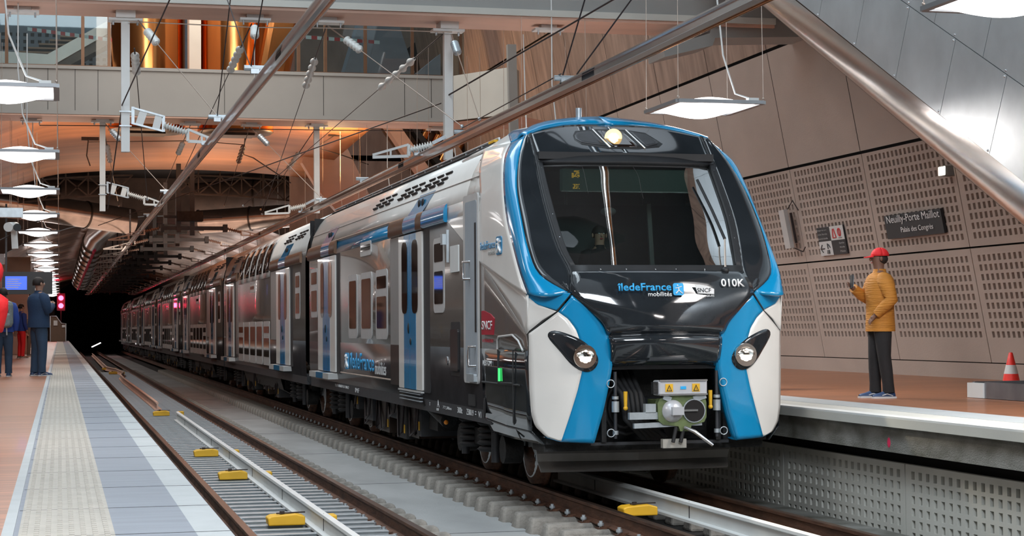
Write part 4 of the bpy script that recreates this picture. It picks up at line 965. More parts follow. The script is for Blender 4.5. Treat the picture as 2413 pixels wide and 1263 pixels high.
# upper level behind the footbridge
m=MB().use('wall_brown').box((8.2,66,4.8),(15,66.4,14)); m.use('blue_glassy').box((-9,66,8),(8.2,66.4,14)); S_('wall_back',m)
WB=bpy.data.objects.new('wall_upper',None); C.objects.link(WB); st(WB)
perforated('perforated_panel',WB,(-.5,56,8.6),(1,0,0),(0,0,1),2.2,1.6,10,7,.15,.35,.2,.17,.10,.10,'pave_grey',nrm=(0,-1,0),hole='dark_gap',depth=.05)
perforated('perforated_panel',WB,(-3.2,58,9.9),(1,0,0),(0,0,1),3.2,1.4,14,5,.1,.2,.22,.22,.11,.11,'pave_grey',nrm=(0,-1,0),hole='dark_gap',depth=.05)
t=thing('upper_escalator','white-sided escalator rising behind the glass balustrade at upper left','escalator',(0,53,8.5))
MB().use('white_steel').prism([(-3.0,9.35),(-.3,9.25),(1.3,10.25),(1.3,10.62),(-.35,9.62),(-3,9.72)],'y',52.5,53.0).build('side_fascia',None,t)
MB().use('dark_steel').prism([(-.5,8.9),(1.4,10.0),(1.4,10.3),(-.3,9.28),(-.6,9.1)],'y',52.6,53.6).build('underside',None,t)
m=MB().use('bronze')
for k in range(5): m.box((-1.2+.3*k,53.2,9.75+.12*k),(-.2+.3*k,54,9.80+.12*k))
m.build('tread',None,t)
def balustrade(x0,x1,y,z0,z1,mul,label,tape=False):
    t=thing('glass_balustrade',label,'balustrade',((x0+x1)/2,y,z0))
    m=MB().use('bronze').box((x0,y-.05,z0),(x1,y+.05,z0+.16))
    for x in mul: m.box((x-.04,y-.06,z0),(x+.04,y+.06,z1))
    m.build('frame',None,t); MB().use('balustrade').box((x0,y-.01,z0+.16),(x1,y+.01,z1)).build('glass_pane',None,t)
balustrade(-2.4,1.25,46.6,8.32,10.3,(-1.3,.55,1.2,-2.4),'bronze-framed glass balustrade on the bridge at upper left')
balustrade(5.9,10.4,46.6,8.32,10.3,(6.0,6.7,7.75,9.0,10.3),'glass balustrade with slim mullions on the bridge, centre right')
def tape(P,label):
    m=MB()
    n=len(P)
    for i in range(n-1):
        m.use('red_sign' if i%2 else 'text_white').add([P[i],P[i+1],(P[i+1][0],P[i+1][1],P[i+1][2]-.09),(P[i][0],P[i][1],P[i][2]-.09)],[(0,1,2,3)],False)
    tag(m.build('barrier_tape',solid=.004),label,'tape')
tape([(-.8+.115*k,46.67,9.42-.012*k+ .0*k) for k in range(19)],'red and white barrier tape strung behind the glass at upper left')
tape([(5.9+.15*k,46.67,9.45-.006*k) for k in range(16)],'red and white barrier tape behind the central balustrade')
t=thing('stacked_pallets','dark stack of slats lying behind the central balustrade','pallet',(6.8,50,8.3)); m=MB()
for k in range(4): m.use('dark_gap' if k%2 else 'pave_light').box((5.9,50,8.5+.12*k),(7.7,51,8.6+.12*k))
m.build('slats',None,t)
for i,x in enumerate((8.0,9.2,9.9)):
    t=thing('escalator_handrail',('left','middle','right')[i]+' black handrail loop of the escalator behind the balustrade','handrail',(x,49,8.3))
    MB().use('rubber').tube([(x+.35*cos(a*PI/12),49-.0,8.35+.28*sin(a*PI/12)) for a in range(13)],.04,8).build('rubber_belt',None,t); MB().use('yellow').ball((x-.02,48.95,8.5),(.12,.03,.03)).build('yellow_end',None,t)  # plain yellow ball inside each loop
m=MB().use('pave_grey').prism([(8.6,8.3),(10.9,8.3),(10.9,9.9),(10.3,9.4)],'y',52,53).prism([(8.2,8.3),(9.3,12),(10.2,12),(10.9,9.9),(8.9,8.3)],'y',56,57); S_('wall_partition',m)
# copper cylinders
for i,(x,lab) in enumerate(((2.38,'left copper clad light cylinder hanging behind the footbridge'),(4.88,'right copper clad light cylinder hanging behind the footbridge'))):
    t=thing('copper_cylinder',lab,'cylinder',(x,52,7.38))
    m=MB().use('copper'); P=[(x+1.07*cos(a*PI/24)*(1+.02*sin(a*3)),52+1.07*sin(a*PI/24)) for a in range(48)]
    m.grid([[(a,b,7.45) for a,b in P],[(a,b,14) for a,b in P]],True,closed=True); m.build('copper_skin',None,t)
    m=MB().use('dark_steel').lathe([(0,1.07),(-.06,1.0),(-.07,.2)],(x,52,7.45),(0,0,1),32).box((x-.6,51.5,7.32),(x+.5,52.4,7.42)); m.build('base_ring',None,t)
t=thing('copper_cladding','tilted copper sheet cladding between the cylinder and the balustrade','cladding',(6.4,50.5,8.3)); MB().use('copper').prism([(5.2,8.3),(6.1,8.3),(6.9,12),(5.9,12)],'y',50.2,50.9).build('folded_sheet',None,t,bevel=.2)
tag(MB().use('panel_grey').box((3.48,50.6,8.3),(3.80,51.4,14)).build('white_duct'),'pale vertical duct between the two copper cylinders','duct')
# copper vault ceiling
m=MB().use('copper_vault'); rows=[]
for k in range(13):
    y=47+19*k/12; rows.append([(x,y,8.35-.65*(k/12)**1.0-.012*(x-4.2)**2-(.9*max(0,(-.3-x)))*.25) for x in [-6+.5*i for i in range(31)]])
m.grid(rows); S_('ceiling',m,solid=.12)
m=MB().use('wall_brown').box((-9,47,7.0),(-2.0,66,8.0)); S_('wall_side',m)
m=MB().use('soffit').prism([(8.1,8.1),(9.3,8.2),(10.2,6.3),(9.6,5.2),(8.5,6.4),(7.9,7.4)],'y',60.5,61); S_('wall_fin',m)
t=thing('hanging_escalator','underside of an escalator with copper rollers, above the train roof','escalator',(11.3,58.5,6.5))
dx=Vector((1,0,-1.42)).normalized(); nx=Vector((1.42,0,1)).normalized(); O=Vector((10.0,58,8.9))
def EQ(a,b,y): p=O+dx*a+nx*b; return (p.x,y,p.z)
for nm,mt_,b0,b1,y0 in (('stringer','soffit',-.05,.35,57.9),('dark_rail','matt_black',.62,.80,57.9),('steel_rail','polished',1.3,1.55,57.8),('dark_rail','matt_black',1.95,2.1,57.9),('stringer','soffit',2.1,2.4,58.1)):
    m=MB().use(mt_); m.add([EQ(0,b0,y0),EQ(5,b0,y0),EQ(5,b1,y0),EQ(0,b1,y0),EQ(0,b0,y0+.6),EQ(5,b0,y0+.6),EQ(5,b1,y0+.6),EQ(0,b1,y0+.6)],[(0,1,2,3),(4,7,6,5),(0,4,5,1),(3,2,6,7)],False); m.build(nm,None,t)
m=MB().use('copper')
for k in range(9):
    m.cyl(EQ(.6+.5*k,.82,58.2),EQ(.6+.5*k-.25,1.3,58.2),.15,12)
    m.cyl(EQ(.6+.5*k,1.56,58.2),EQ(.6+.5*k-.25,1.95,58.2),.13,12)
m.build('roller',None,t)
m=MB().use('bronze').add([EQ(0,-.1,58.6),EQ(5,-.1,58.6),EQ(5,2.4,58.6),EQ(0,2.4,58.6)],[(0,1,2,3)],False); m.build('back_sheet',None,t,solid=.05)
# ================================================================ FAR ZONE: ducts, trusses, vault, tunnel
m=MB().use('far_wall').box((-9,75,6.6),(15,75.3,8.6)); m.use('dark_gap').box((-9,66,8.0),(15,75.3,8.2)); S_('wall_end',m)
t=thing('roof_truss','dark steel lattice truss under the edge of the copper vault','truss',(4,68,7))
m=MB().use('dark_steel')
for sgn,yy in ((0,68),):
    P=lambda x:7.55-.010*(x-4.2)**2
    Q=lambda x:6.85-.012*(x-4.2)**2
    xs_=[-3+.8*i for i in range(20)]
    for a,b in zip(xs_,xs_[1:]):
        if 2.6<a<3.6: continue
        m.bar((a,yy,P(a)),(b,yy,P(b)),.06); m.bar((a,yy,Q(a)),(b,yy,Q(b)),.06); m.bar((a,yy,P(a)),(b,yy,Q(b)),.05); m.bar((a,yy,Q(a)),(b,yy,P(b)),.05); m.bar((a,yy,P(a)+.2),(a,yy,Q(a)),.05)
m.build_lr('lattice',None,t,xc=3.0)
def duct(P,r,label,mt='duct',rings=True,stripe=False):
    t=thing('air_duct',label,'duct',P[0]); m=MB().use(mt); m.tube(P,r,28); m.build('tube',None,t)
    if rings:
        m=MB().use('dark_steel'); P2=resample(P,max(2,int(math.dist(P[0],P[-1])/1.5)))
        for a,b in zip(P2,P2[1:]):
            dd=(Vector(b)-Vector(a)).normalized(); m.tube([Vector(a)-dd*.03,Vector(a)+dd*.03],r+.03,28)
        m.build('joint_ring',None,t)
duct([(-6,66.5,6.75),(-.4,69,6.3),(2.65,70.5,5.95)],.50,'big dark steel air duct ending left of centre under the vault')
duct([(5.2,70.5,5.95),(8.5,69.5,6.15),(12.6,67.3,6.5)],.45,'big dark steel air duct right of centre under the vault')
duct([(-5,71.8,7.1),(0,72.5,7.0),(2.2,73,6.8)],.75,'brown insulated duct above the left steel duct','far_wall')
duct([(5.2,73,6.9),(8,72.5,7.1),(12.3,71.1,7.3)],.75,'brown insulated duct above the right steel duct','far_wall')
t=thing('silver_duct','silver spiral duct with a painted-on red reflection beside the tunnel mouth','duct',(1.6,95,5.2)); m=MB().use('polished').tube([(2.0,70.6,5.97),(1.55,76,5.80),(1.45,80,5.68),(1.35,96,5.2),(1.2,112,4.75)],[.42,.45,.45,.5,.5],28); m.build('tube',None,t)
m=MB().use('signal_red') ; m.mats=[]; m.cur=0; m.use('pink_mark').tube([(1.44,79.6,5.24),(1.22,96,4.72),(1.05,112,4.29)],.07,8); m.build('red_reflection',None,t)  # reflection of red light along the duct, put in as a coloured strip
for k in range(10): yy=81+3.2*k; zc=5.68-.0295*(yy-80); MB().use('dark_steel').tube([(1.45-.008*(yy-80),yy-.03,zc),(1.45-.008*(yy-80),yy+.03,zc)],.53,28).build('joint_ring',None,t)
# ribbed vault
m=MB().use('far_vault'); rows=[]
ny=240
for k in range(ny+1):
    y=75.3+(YF-75.3)*k/ny; rr=.10*abs(sin((y-75)*PI/2.4))
    rows.append([(4.3+(9.3+rr*0)*cos(a*PI/28),y,.9+(5.6-rr)*sin(a*PI/28)) for a in range(29)])
m.grid(rows); S_('ceiling',m)
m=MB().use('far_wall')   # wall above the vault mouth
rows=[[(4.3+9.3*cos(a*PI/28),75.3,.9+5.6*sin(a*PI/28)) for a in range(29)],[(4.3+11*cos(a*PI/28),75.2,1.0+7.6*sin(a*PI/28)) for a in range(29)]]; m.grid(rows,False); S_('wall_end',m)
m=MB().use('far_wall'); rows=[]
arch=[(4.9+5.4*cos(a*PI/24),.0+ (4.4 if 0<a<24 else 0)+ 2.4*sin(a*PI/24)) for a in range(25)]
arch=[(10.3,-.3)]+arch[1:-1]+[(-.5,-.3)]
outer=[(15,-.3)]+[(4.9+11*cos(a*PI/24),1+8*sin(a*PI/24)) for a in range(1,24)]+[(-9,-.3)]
m.grid([[(x,YF,z) for x,z in arch],[(x,YF,z) for x,z in outer]],False); m.use('ballast_dark'); m.grid([[(x,YF,z) for x,z in arch],[(x,YF+60,z) for x,z in arch]],True); m.box((-2,YF+60,-1),(12,YF+60.2,8)); S_('wall_end',m)  # tunnel lining and end sheet near-black, the darkness put into the colour
# ================================================================ CATENARY
for X_,Z_,lab in ((2.39,4.82,'overhead conductor rail above the empty left track'),(6.02,4.70,'overhead conductor rail above the train')):
    t=thing('conductor_rail',lab,'conductor rail',(X_,20,Z_))
    m=MB().use('polished').prism([(X_-.03,Z_-.05),(X_-.035,Z_),(X_-.012,Z_+.015),(X_-.012,Z_+.085),(X_-.05,Z_+.09),(X_-.05,Z_+.105),(X_+.05,Z_+.105),(X_+.05,Z_+.09),(X_+.012,Z_+.085),(X_+.012,Z_+.015),(X_+.035,Z_),(X_+.03,Z_-.05)],'y',3,YF+8); m.build('aluminium_profile',None,t)
    MB().use('copper').tube([(X_,3,Z_-.06),(X_,YF+8,Z_-.06)],.012,6).build('contact_wire',None,t)
    for k in range(12): MB().use('seam').box((X_-.014,8+12*k,Z_+.02),(X_+.014,8.5+12*k,Z_+.08)).build('splice_plate',None,t)
def insul(m,p,q,r,n,mt='insulator'):
    p=Vector(p);q=Vector(q);L=(q-p).length; pr=[(0,r*.45)]
    for k in range(n):
        a=L*(k+.15)/n; b=L*(k+.5)/n; c=L*(k+.85)/n; pr+=[(a,r*.45),(b,r),(b+L*.03/n,r*.98),(c,r*.45)]
    pr.append((L,r*.4)); m.use(mt).lathe(pr,p,q-p,14)
def bracket(xp,y,zb,ztop,xr,zr,label,first=True):
    t=thing('catenary_post',label,'post',(xp,y,zb))
    m=MB().use('white_steel').box((xp-.07,y-.07,zb),(xp+.07,y+.07,ztop)); m.build('hanging_post',None,t)
    m=MB().use('white_steel').box((xp-.16,y-.2,ztop),(xp+.16,y+.2,ztop+.14)).box((xp-.28,y-.14,ztop-.04),(xp+.28,y+.14,ztop)); m.use('galv').cyl((xp-.2,y,ztop-.1),(xp-.2,y,ztop+.02),.02).cyl((xp+.2,y,ztop-.1),(xp+.2,y,ztop+.02),.02); m.build('top_plate',None,t)
    s=1 if xr>xp else -1
    m=MB().use('galv')
    if s>0:
        m.bar((xp+.12,y-.1,zr+.68),(xp+.62,y-.1,zr+.55),.05,.03).bar((xp+.12,y-.1,zr+.42),(xp+.62,y-.1,zr+.30),.05,.03).bar((xp+.12,y-.1,zr+.70),(xp+.12,y-.1,zr+.41),.05,.03).bar((xp+.62,y-.1,zr+.56),(xp+.62,y-.1,zr+.29),.05,.03); m.use('white_steel').bar((xp+.2,y-.1,zr+.54),(xp+.32,y-.1,zr+.50),.03,.24).bar((xp+.46,y-.1,zr+.46),(xp+.58,y-.1,zr+.43),.03,.24).use('galv'); a=(xp+.62,y-.1,zr+.40); b=(xp+1.02,y-.1,zr+.28); c=(xp+1.02,y-.1,zr+.24); e=(xr+.15,y-.1,zr+.16)
        m.bar((xp-.1,y-.09,zr+.62),(xp+.1,y-.09,zr+.62),.02).bar((xp-.1,y-.09,zr+.38),(xp+.1,y-.09,zr+.38),.02)
    else:
        m.bar((xp-.07,y-.1,zr+.42),(xp-.30,y-.1,zr+.30),.04,.06); a=(xp-.30,y-.1,zr+.27); b=(xp-.72,y-.1,zr+.17); c=b; e=(xp-1.35,y-.1,zr+.08)
    m.build('bracket_arm',None,t)
    m=MB(); insul(m,a,b,.075,9); m.build('insulator',None,t)
    m=MB().use('white_steel'); c=Vector(c);e=Vector(e)
    m.bar(c+Vector((0,0,.10)),c+Vector((0,0,-.10)),.05,.06); m.bar(c+Vector((0,0,.10)),e,.04,.04); m.bar(c+Vector((0,0,-.10)),e+Vector((0,0,-.04)),.04,.05); m.bar((c+e)/2+Vector((0,0,.05)),(c+e)/2+Vector((0,0,-.08)),.03,.03)
    m.use('galv').cyl((xr,y-.1,zr+.1),(xr,y-.1,zr+.22),.02); m.box((xr-.09,y-.15,zr+.08),(xr+.09,y-.05,zr+.13)); m.build('support_frame',None,t)
bracket(1.055,30.7,4.77,7.0,2.39,4.82,'pale post hanging from the near overhead beam, left track')
bracket(6.56,30.7,4.72,7.0,6.02,4.70,'pale post hanging from the near overhead beam, right of the train rail')
bracket(1.03,46.3,4.78,7.05,2.39,4.82,'pale post hanging from the footbridge, left track')
bracket(6.42,46.3,4.78,7.05,6.02,4.70,'pale post hanging from the footbridge, above the train')
# repeating centre portals
def portal():
    t=thing('catenary_portal','dark central support frame of the overhead rails',"portal",(0,0,0),'central catenary frames in the vault')
    m=MB().use('sole_grey').box((-.52,-.08,4.85),(-.38,.08,7.0)).box((-.10,-.08,4.75),(.04,.08,7.0)); m.build('mast',None,t)
    m=MB().use('sole_grey').box((-.95,-.06,4.92),(.98,.06,5.04)).box((-1.0,-.14,4.86),(-.9,.14,5.1)).box((.93,-.14,4.86),(1.06,.14,5.1)).box((-.9,.0,5.3),(.9,.1,5.38)); m.use('under_dark').box((-.5,-.2,5.2),(.3,.3,5.5)); m.build('crossbar',None,t)
    for s in (-1,1):
        m=MB(); insul(m,(s*1.05,0,4.97),(s*1.5,0,4.86),.06,7,'insulator_dark'); m.build('insulator',None,t)
        m=MB().use('white_steel').bar((s*1.5,0,4.93),(s*1.5,0,4.76),.05).bar((s*1.5,0,4.92),(s*2.05,0,4.78),.03).bar((s*1.5,0,4.77),(s*2.05,0,4.75),.03).bar((s*1.78,0,4.85),(s*1.78,0,4.76),.03); m.build('support_frame',None,t)
    return t
pt=portal(); pt.location=(4.05,57.3,0); series(pt,[(4.05,57.3+7.4*k,0) for k in range(1,14)],999)
def left_arm():
    t=thing('rail_support','white triangular support of the left conductor rail','bracket',(0,0,0),'triangular supports along the left conductor rail')
    MB().use('white_steel').bar((-.05,0,5.12),(-.05,0,4.94),.07).bar((-.05,0,5.10),(-.75,0,4.93),.05).bar((-.05,0,4.94),(-.75,0,4.92),.05).bar((-.35,0,5.0),(-.35,0,4.94),.04).build('triangle',None,t); MB().use('sole_grey').cyl((-.0,0,5.0),(-.0,0,6.0),.03).build('drop_rod',None,t); return t
la=left_arm(); la.location=(2.36,64,0); series(la,[(2.36,64+7.2*k,0) for k in range(1,12)],999)
# guy wires with insulators:  anchor -> insulator -> end
def guy(a,b,label,f0=.12,f1=.28,mt='insulator',r=.075,wm='wire_light',n=5,wr=.008):
    t=thing('guy_wire',label,'wire',a); A=Vector(a);B_=Vector(b); p=A.lerp(B_,f0); q=A.lerp(B_,f1)
    MB().use(wm).tube([A,p],wr*1.6,6).tube([q,B_],wr,6).build('wire',None,t); m=MB(); insul(m,p,q,r,n,mt); m.build('insulator',None,t)
    MB().use('galv').ball(B_,.03).build('end_fitting',None,t)
def clampc(x,y,z,label):
    t=thing('rail_clamp',label,'clamp',(x,y,z)); MB().use('galv').cyl((x-.13,y,z+.16),(x+.13,y,z+.16),.035,12).box((x-.05,y-.04,z+.09),(x+.05,y+.04,z+.15)).build('clamp_body',None,t)
guy((1.25,30.6,6.98),(2.28,27.2,5.0),'steel guy from left post top, two-part insulator near the top',.13,.26)
guy((1.2,30.6,6.5),(1.75,38,4.5),'guy hanging from below the left post top, insulator upright',.03,.14,wm='wire')
guy((3.2,30.6,6.98),(2.45,23.5,5.0),'guy from the second beam plate running to the left conductor rail',.10,.25)
guy((3.15,30.6,6.98),(2.5,40,5.0),'guy from the second beam plate running away with a grey insulator',.12,.25,wm='wire')
guy((4.45,30.6,6.98),(6.1,27.5,4.95),'long light guy crossing to the train conductor rail',.14,.26)
guy((4.42,30.6,6.98),(5.2,48,4.85),'dark guy dropping straight from the third beam plate',.12,.24,wm='wire')
guy((6.45,30.6,6.9),(4.6,47,5.0),'dark guy with insulator left of the right post',.10,.24,wm='wire')
guy((6.6,30.55,6.9),(6.15,26.5,4.95),'short light guy beside the right post',.12,.24,mt='galv')
guy((3.2,46.3,6.98),(2.45,50.5,4.95),'guy under the footbridge centre with round insulator',.18,.3)
guy((1.1,46.3,6.98),(2.35,42,5.0),'light guy from the footbridge post to the left conductor rail',.12,.25,mt='galv')
guy((4.75,46.3,6.95),(6.0,42.5,4.9),'light guy from the footbridge to the train conductor rail',.12,.25,mt='galv')
guy((4.7,46.3,6.95),(4.9,56,5.6),'dark guy under the footbridge with hanging insulator',.2,.4,mt='insulator_dark',wm='wire')
guy((6.35,46.3,6.9),(5.7,53,5.3),'dark guy left of the footbridge post with pale insulator',.25,.45,wm='wire')
guy((1.05,46.3,6.9),(1.7,55,5.5),'dark guy with pale insulator behind the left footbridge post',.2,.4,wm='wire')
for x,y,z,l in ((2.28,27.2,4.82,'clamp on the left conductor rail under the footbridge edge'),(2.3,22,4.82,'nearest clamp on the left conductor rail'),(6.02,21.3,4.70,'nearest clamp on the train conductor rail'),(6.1,27.5,4.70,'clamp on the train conductor rail at the near post'),(2.35,42,4.82,'clamp on the left conductor rail, under the vault'),(6.0,42.5,4.70,'clamp on the train conductor rail, under the vault'),(6.0,36.5,4.7,'clamp on the train conductor rail between the two beams'),(2.35,50.5,4.82,'farthest clamp on the left conductor rail')): clampc(x,y,z,l)
def wire(P,label,mt='wire',r=.008): tag(MB().use(mt).tube(P,r,6).build('cable'),label,'cable')
wire([(2.25,22,4.98),(2.55,19,8.0)],'dark wire rising from the nearest left clamp, left of the pair')
wire([(2.25,22,4.98),(1.9,24,6.9)],'red-brown wire from the nearest left clamp up to the beam plate')
wire([(2.28,27.2,5.0),(2.0,20,7.0)],'dark wire rising from the left clamp under the footbridge edge')
wire([(6.0,21.3,4.9),(6.05,18,7.6)],'dark steep wire rising from the nearest clamp of the train rail',r=.01)
wire([(6.15,21.2,4.9),(7.6,18,7.6)],'dark slanting wire rising right from the nearest clamp of the train rail',r=.01)
wire([(6.56,30.6,5.85),(8.6,20,7.0)],'long dark cable running up right from the collar of the right post',r=.014)
wire([(6.5,31,5.75),(1.2,60,5.2)],'long dark cable running down left from the right post',r=.012)
wire([(5.95,21.2,4.9),(6.1,27.5,4.92)],'pale tensioned wire along the train conductor rail')
wire([(1.0,30.6,5.55),(.95,38,4.3)],'dark wire running down from the collar of the left post',r=.012)
wire([(1.0,30.6,5.55),(1.9,22,7.2)],'dark wire running up from the collar of the left post',r=.012)
wire([(-.5,46.2,6.9),(1.05,46.2,6.92),(3.2,46.2,6.9),(6.4,46.2,6.92),(9.5,46.2,6.95)],'thin dark cable strung below the footbridge between the plates',r=.012)
wire([(1.1,30.5,6.93),(3.2,30.5,6.9),(4.4,30.5,6.93),(6.6,30.5,6.93)],'thin cable strung between the plates of the near beam','wire_light',.01)
wire([(7.9,30.6,6.95),(8.0,30.7,4.2)],'white cable hanging from the right plate of the near beam','white_steel',.012)
for x,y,z,lab in ((-.6,30.6,7.08,'steel anchor plate under the near beam at far left'),(3.2,30.6,7.08,'steel anchor plate under the near beam above the left rail'),(4.45,30.6,7.08,'steel anchor plate under the near beam at centre'),(8.35,30.6,7.08,'steel anchor plate under the near beam at right'),(-.7,46.3,7.05,'steel anchor plate under the footbridge at far left'),(3.2,46.3,7.05,'steel anchor plate under the footbridge at centre left'),(4.75,46.3,7.05,'steel anchor plate under the footbridge at centre'),(9.6,46.3,7.05,'steel anchor plate under the footbridge at right')):
    t=thing('anchor_plate',lab,'plate',(x,y,z-.1)); MB().use('white_steel').box((x-.26,y-.14,z-.06),(x+.26,y+.14,z-.02)).box((x-.14,y-.1,z-.02),(x+.14,y+.1,z+.06)).build('plate',None,t)
    for a in (-.2,.2): MB().use('galv').cyl((x+a,y-.1,z-.14),(x+a,y-.1,z-.02),.015,8).build('bolt',None,t)
for x,y in ((.9,60),(3.3,60),(5.1,55),(7.6,62),(6.5,66),(-.3,52),(.2,56)):
    pass
t=thing('ceiling_bracket','small dark cable bracket on the copper vault, right of centre','bracket',(8.2,55,7.8)); MB().use('wire').box((8.0,55,7.72),(8.4,55.1,7.76)).tube([(8.2,55,7.75),(7.6,55,7.35),(8.3,55.2,7.2),(9.4,56,6.95)],.018,6).build('bent_rod',None,t)
t=thing('ceiling_bracket','small dark cable bracket on the copper vault, centre','bracket',(5.6,56,7.8)); MB().use('wire').box((5.3,56,7.75),(5.75,56.1,7.80)).tube([(5.55,56,7.75),(5.5,56,7.2),(5.8,56,7.1),(7.2,58,6.5)],.02,6).build('bent_rod',None,t)
t=thing('ceiling_bracket','small dark cable bracket on the copper vault behind the left post','bracket',(.8,54,7.6)); MB().use('wire').box((.6,54,7.35),(1.1,54.1,7.45)).tube([(.8,54,7.4),(.75,54,6.9),(.85,54,6.6)],.02,6).tube([(.8,54,7.3),(4,56,7.6),(5.5,56,7.5)],.015,6).build('bent_rod',None,t)
# ================================================================ LAMPS
def lamp(loc,label,cable=1,lit=True,group=None):
    t=thing('pendant_lamp',label,'lamp',(0,0,0),group); w_=.585; l_=.65
    f=MB().use('lamp_frame')
    for a,b in (((-w_,-l_),(w_,-l_)),((w_,-l_),(w_,l_)),((w_,l_),(-w_,l_)),((-w_,l_),(-w_,-l_))): f.bar((a[0],a[1],0),(b[0],b[1],0),.07,.045)
    f.build('frame',None,t)
    g=MB().use('lamp_glow'); n=12
    for s,hh in ((-1,.14),(1,.12)):
        rows=[[(-w_+.03+(2*w_-.06)*i/n,-l_+.03+(2*l_-.06)*j/n,s*hh*(sin(PI*i/n)**1.4)*(sin(PI*j/n)**.5)-.0) for i in range(n+1)] for j in range(n+1)]
        g.grid(rows if s>0 else rows[::-1])
    g.build('diffuser',None,t)
    wv=MB().use('wire_light')
    for sx_ in (-1,1):
        for sy_ in (-1,1): wv.tube([(sx_*w_,sy_*l_,.02),(sx_*w_*.97,sy_*l_*.97,3.2)],.005,5); wv.ball((sx_*w_,sy_*l_,.05),.018,6,4)
    wv.build('suspension_wire',None,t)
    q=MB().use('white_steel').tube([(w_-.12,-l_+.05,.04),(w_-.35,-l_+.1,.12),(w_-.55,-l_,.6),(w_-.62,-l_,1.3),(w_-.62,-l_,3.2)],.012,8).box((w_-.2,-l_-.0,.02),(w_-.06,-l_+.1,.06)); q.build('power_cable',None,t)
    t.location=loc; return t
ords=['nearest','second nearest','third nearest','fourth nearest','fifth nearest','sixth nearest','seventh nearest']
lp=lamp((-.63,22.75,4.72),'nearest glowing square lamp hanging over the left platform')
bpy.context.view_layer.update(); tl=tree_list(lp)
def lampcopy(loc,label,group=None):
    r=lp.copy(); C.objects.link(r); r.location=loc; r['label']=label
    if group: r['group']=group
    for n_ in tl: copy_nodes(n_,r)
for k in range(1,17): 
    lampcopy((-.63,22.75+8.1*k,4.72),(ords[k]+' glowing square lamp hanging over the left platform') if k<7 else 'small distant glowing lamp in the row over the left platform',None if k<7 else 'distant lamps over the left platform')
for k in range(-1,12):
    lampcopy((8.29,22.55+8.1*k,4.70),{-1:'glowing square lamp cut by the top right corner',0:'glowing square lamp hanging right of the train against the brown wall'}.get(k,'glowing lamp over the right platform, screened by the train'),None if k<1 else 'right platform lamps behind the train')
for k in (-2,-1): lampcopy((-.63,22.75+8.1*k,4.72),('lamp over the left platform nearest the viewer, above the frame' if k==-1 else 'lamp over the left platform behind the viewer'))
for k in range(-2,17):
    l=bpy.data.lights.new('lamp_light','AREA'); l.energy=60 if k<0 else 28 if k<6 else 70; l.size=1.1; l.color=(1,.93,.88); o=bpy.data.objects.new('lamp_light',l); C.objects.link(o); o.location=(-.63,22.75+8.1*k,4.50)
for k in range(-2,16):
    l=bpy.data.lights.new('lamp_light','AREA'); l.energy=130; l.size=1.1; l.color=(1,.93,.88); o=bpy.data.objects.new('lamp_light',l); C.objects.link(o); o.location=(8.29,22.55+8.1*k,4.48)
# added warm fill lights aimed up at the vault, without fittings
area('vault_fill',(7.6,53,6.2),1.0,260,(1,.62,.30),(math.radians(180),0,0))
area('vault_fill',(1.5,54,5.6),4,130,(1,.62,.38),(math.radians(180),0,0))
area('vault_fill',(3.5,70,4.9),6,110,(1,.75,.6),(math.radians(180),0,0))
area('vault_fill',(3.5,64,5.2),5,60,(1,.75,.6),(math.radians(150),0,0))
area('vault_fill',(5.0,62,6.0),3,60,(1,.7,.5),(math.radians(180),0,0))
area('hall_fill',(4,50.0,12.5),5,450,(1,.85,.7))  # two added fills for the upper level and footbridge, no lamps there
area('hall_fill',(3,40,9.5),4,140,(1,.8,.65),(math.radians(60),0,0))
# ================================================================ PEOPLE
def skin_mesh(name,pts,edges,mt,parent,sub=2,root=0):
    me=bpy.data.meshes.new(name); bm=bmesh.new(); ly=bm.verts.layers.skin.verify(); vs=[]
    for i,(p,r) in enumerate(pts):
        v=bm.verts.new(p); rr=r if isinstance(r,tuple) else (r,r); v[ly].radius=rr; v[ly].use_root=(i==root); vs.append(v)
    for a,b in edges: bm.edges.new((vs[a],vs[b]))
    bm.to_mesh(me); bm.free(); o=bpy.data.objects.new(name,me); C.objects.link(o); me.materials.append(M[mt])
    m=o.modifiers.new('skin','SKIN'); m.use_smooth_shade=True; m.branch_smoothing=.4
    m=o.modifiers.new('sub','SUBSURF'); m.levels=sub; m.render_levels=sub
    adopt(o,parent); return o
def chainset(chains):
    pts=[];edges=[];idx={}
    for ch in chains:
        prev=None
        for p,r in ch:
            k=tuple(round(c,4) for c in p)
            if k not in idx: idx[k]=len(pts); pts.append((p,r))
            if prev is not None and (prev,idx[k]) not in edges and (idx[k],prev) not in edges: edges.append((prev,idx[k]))
            prev=idx[k]
    return pts,edges
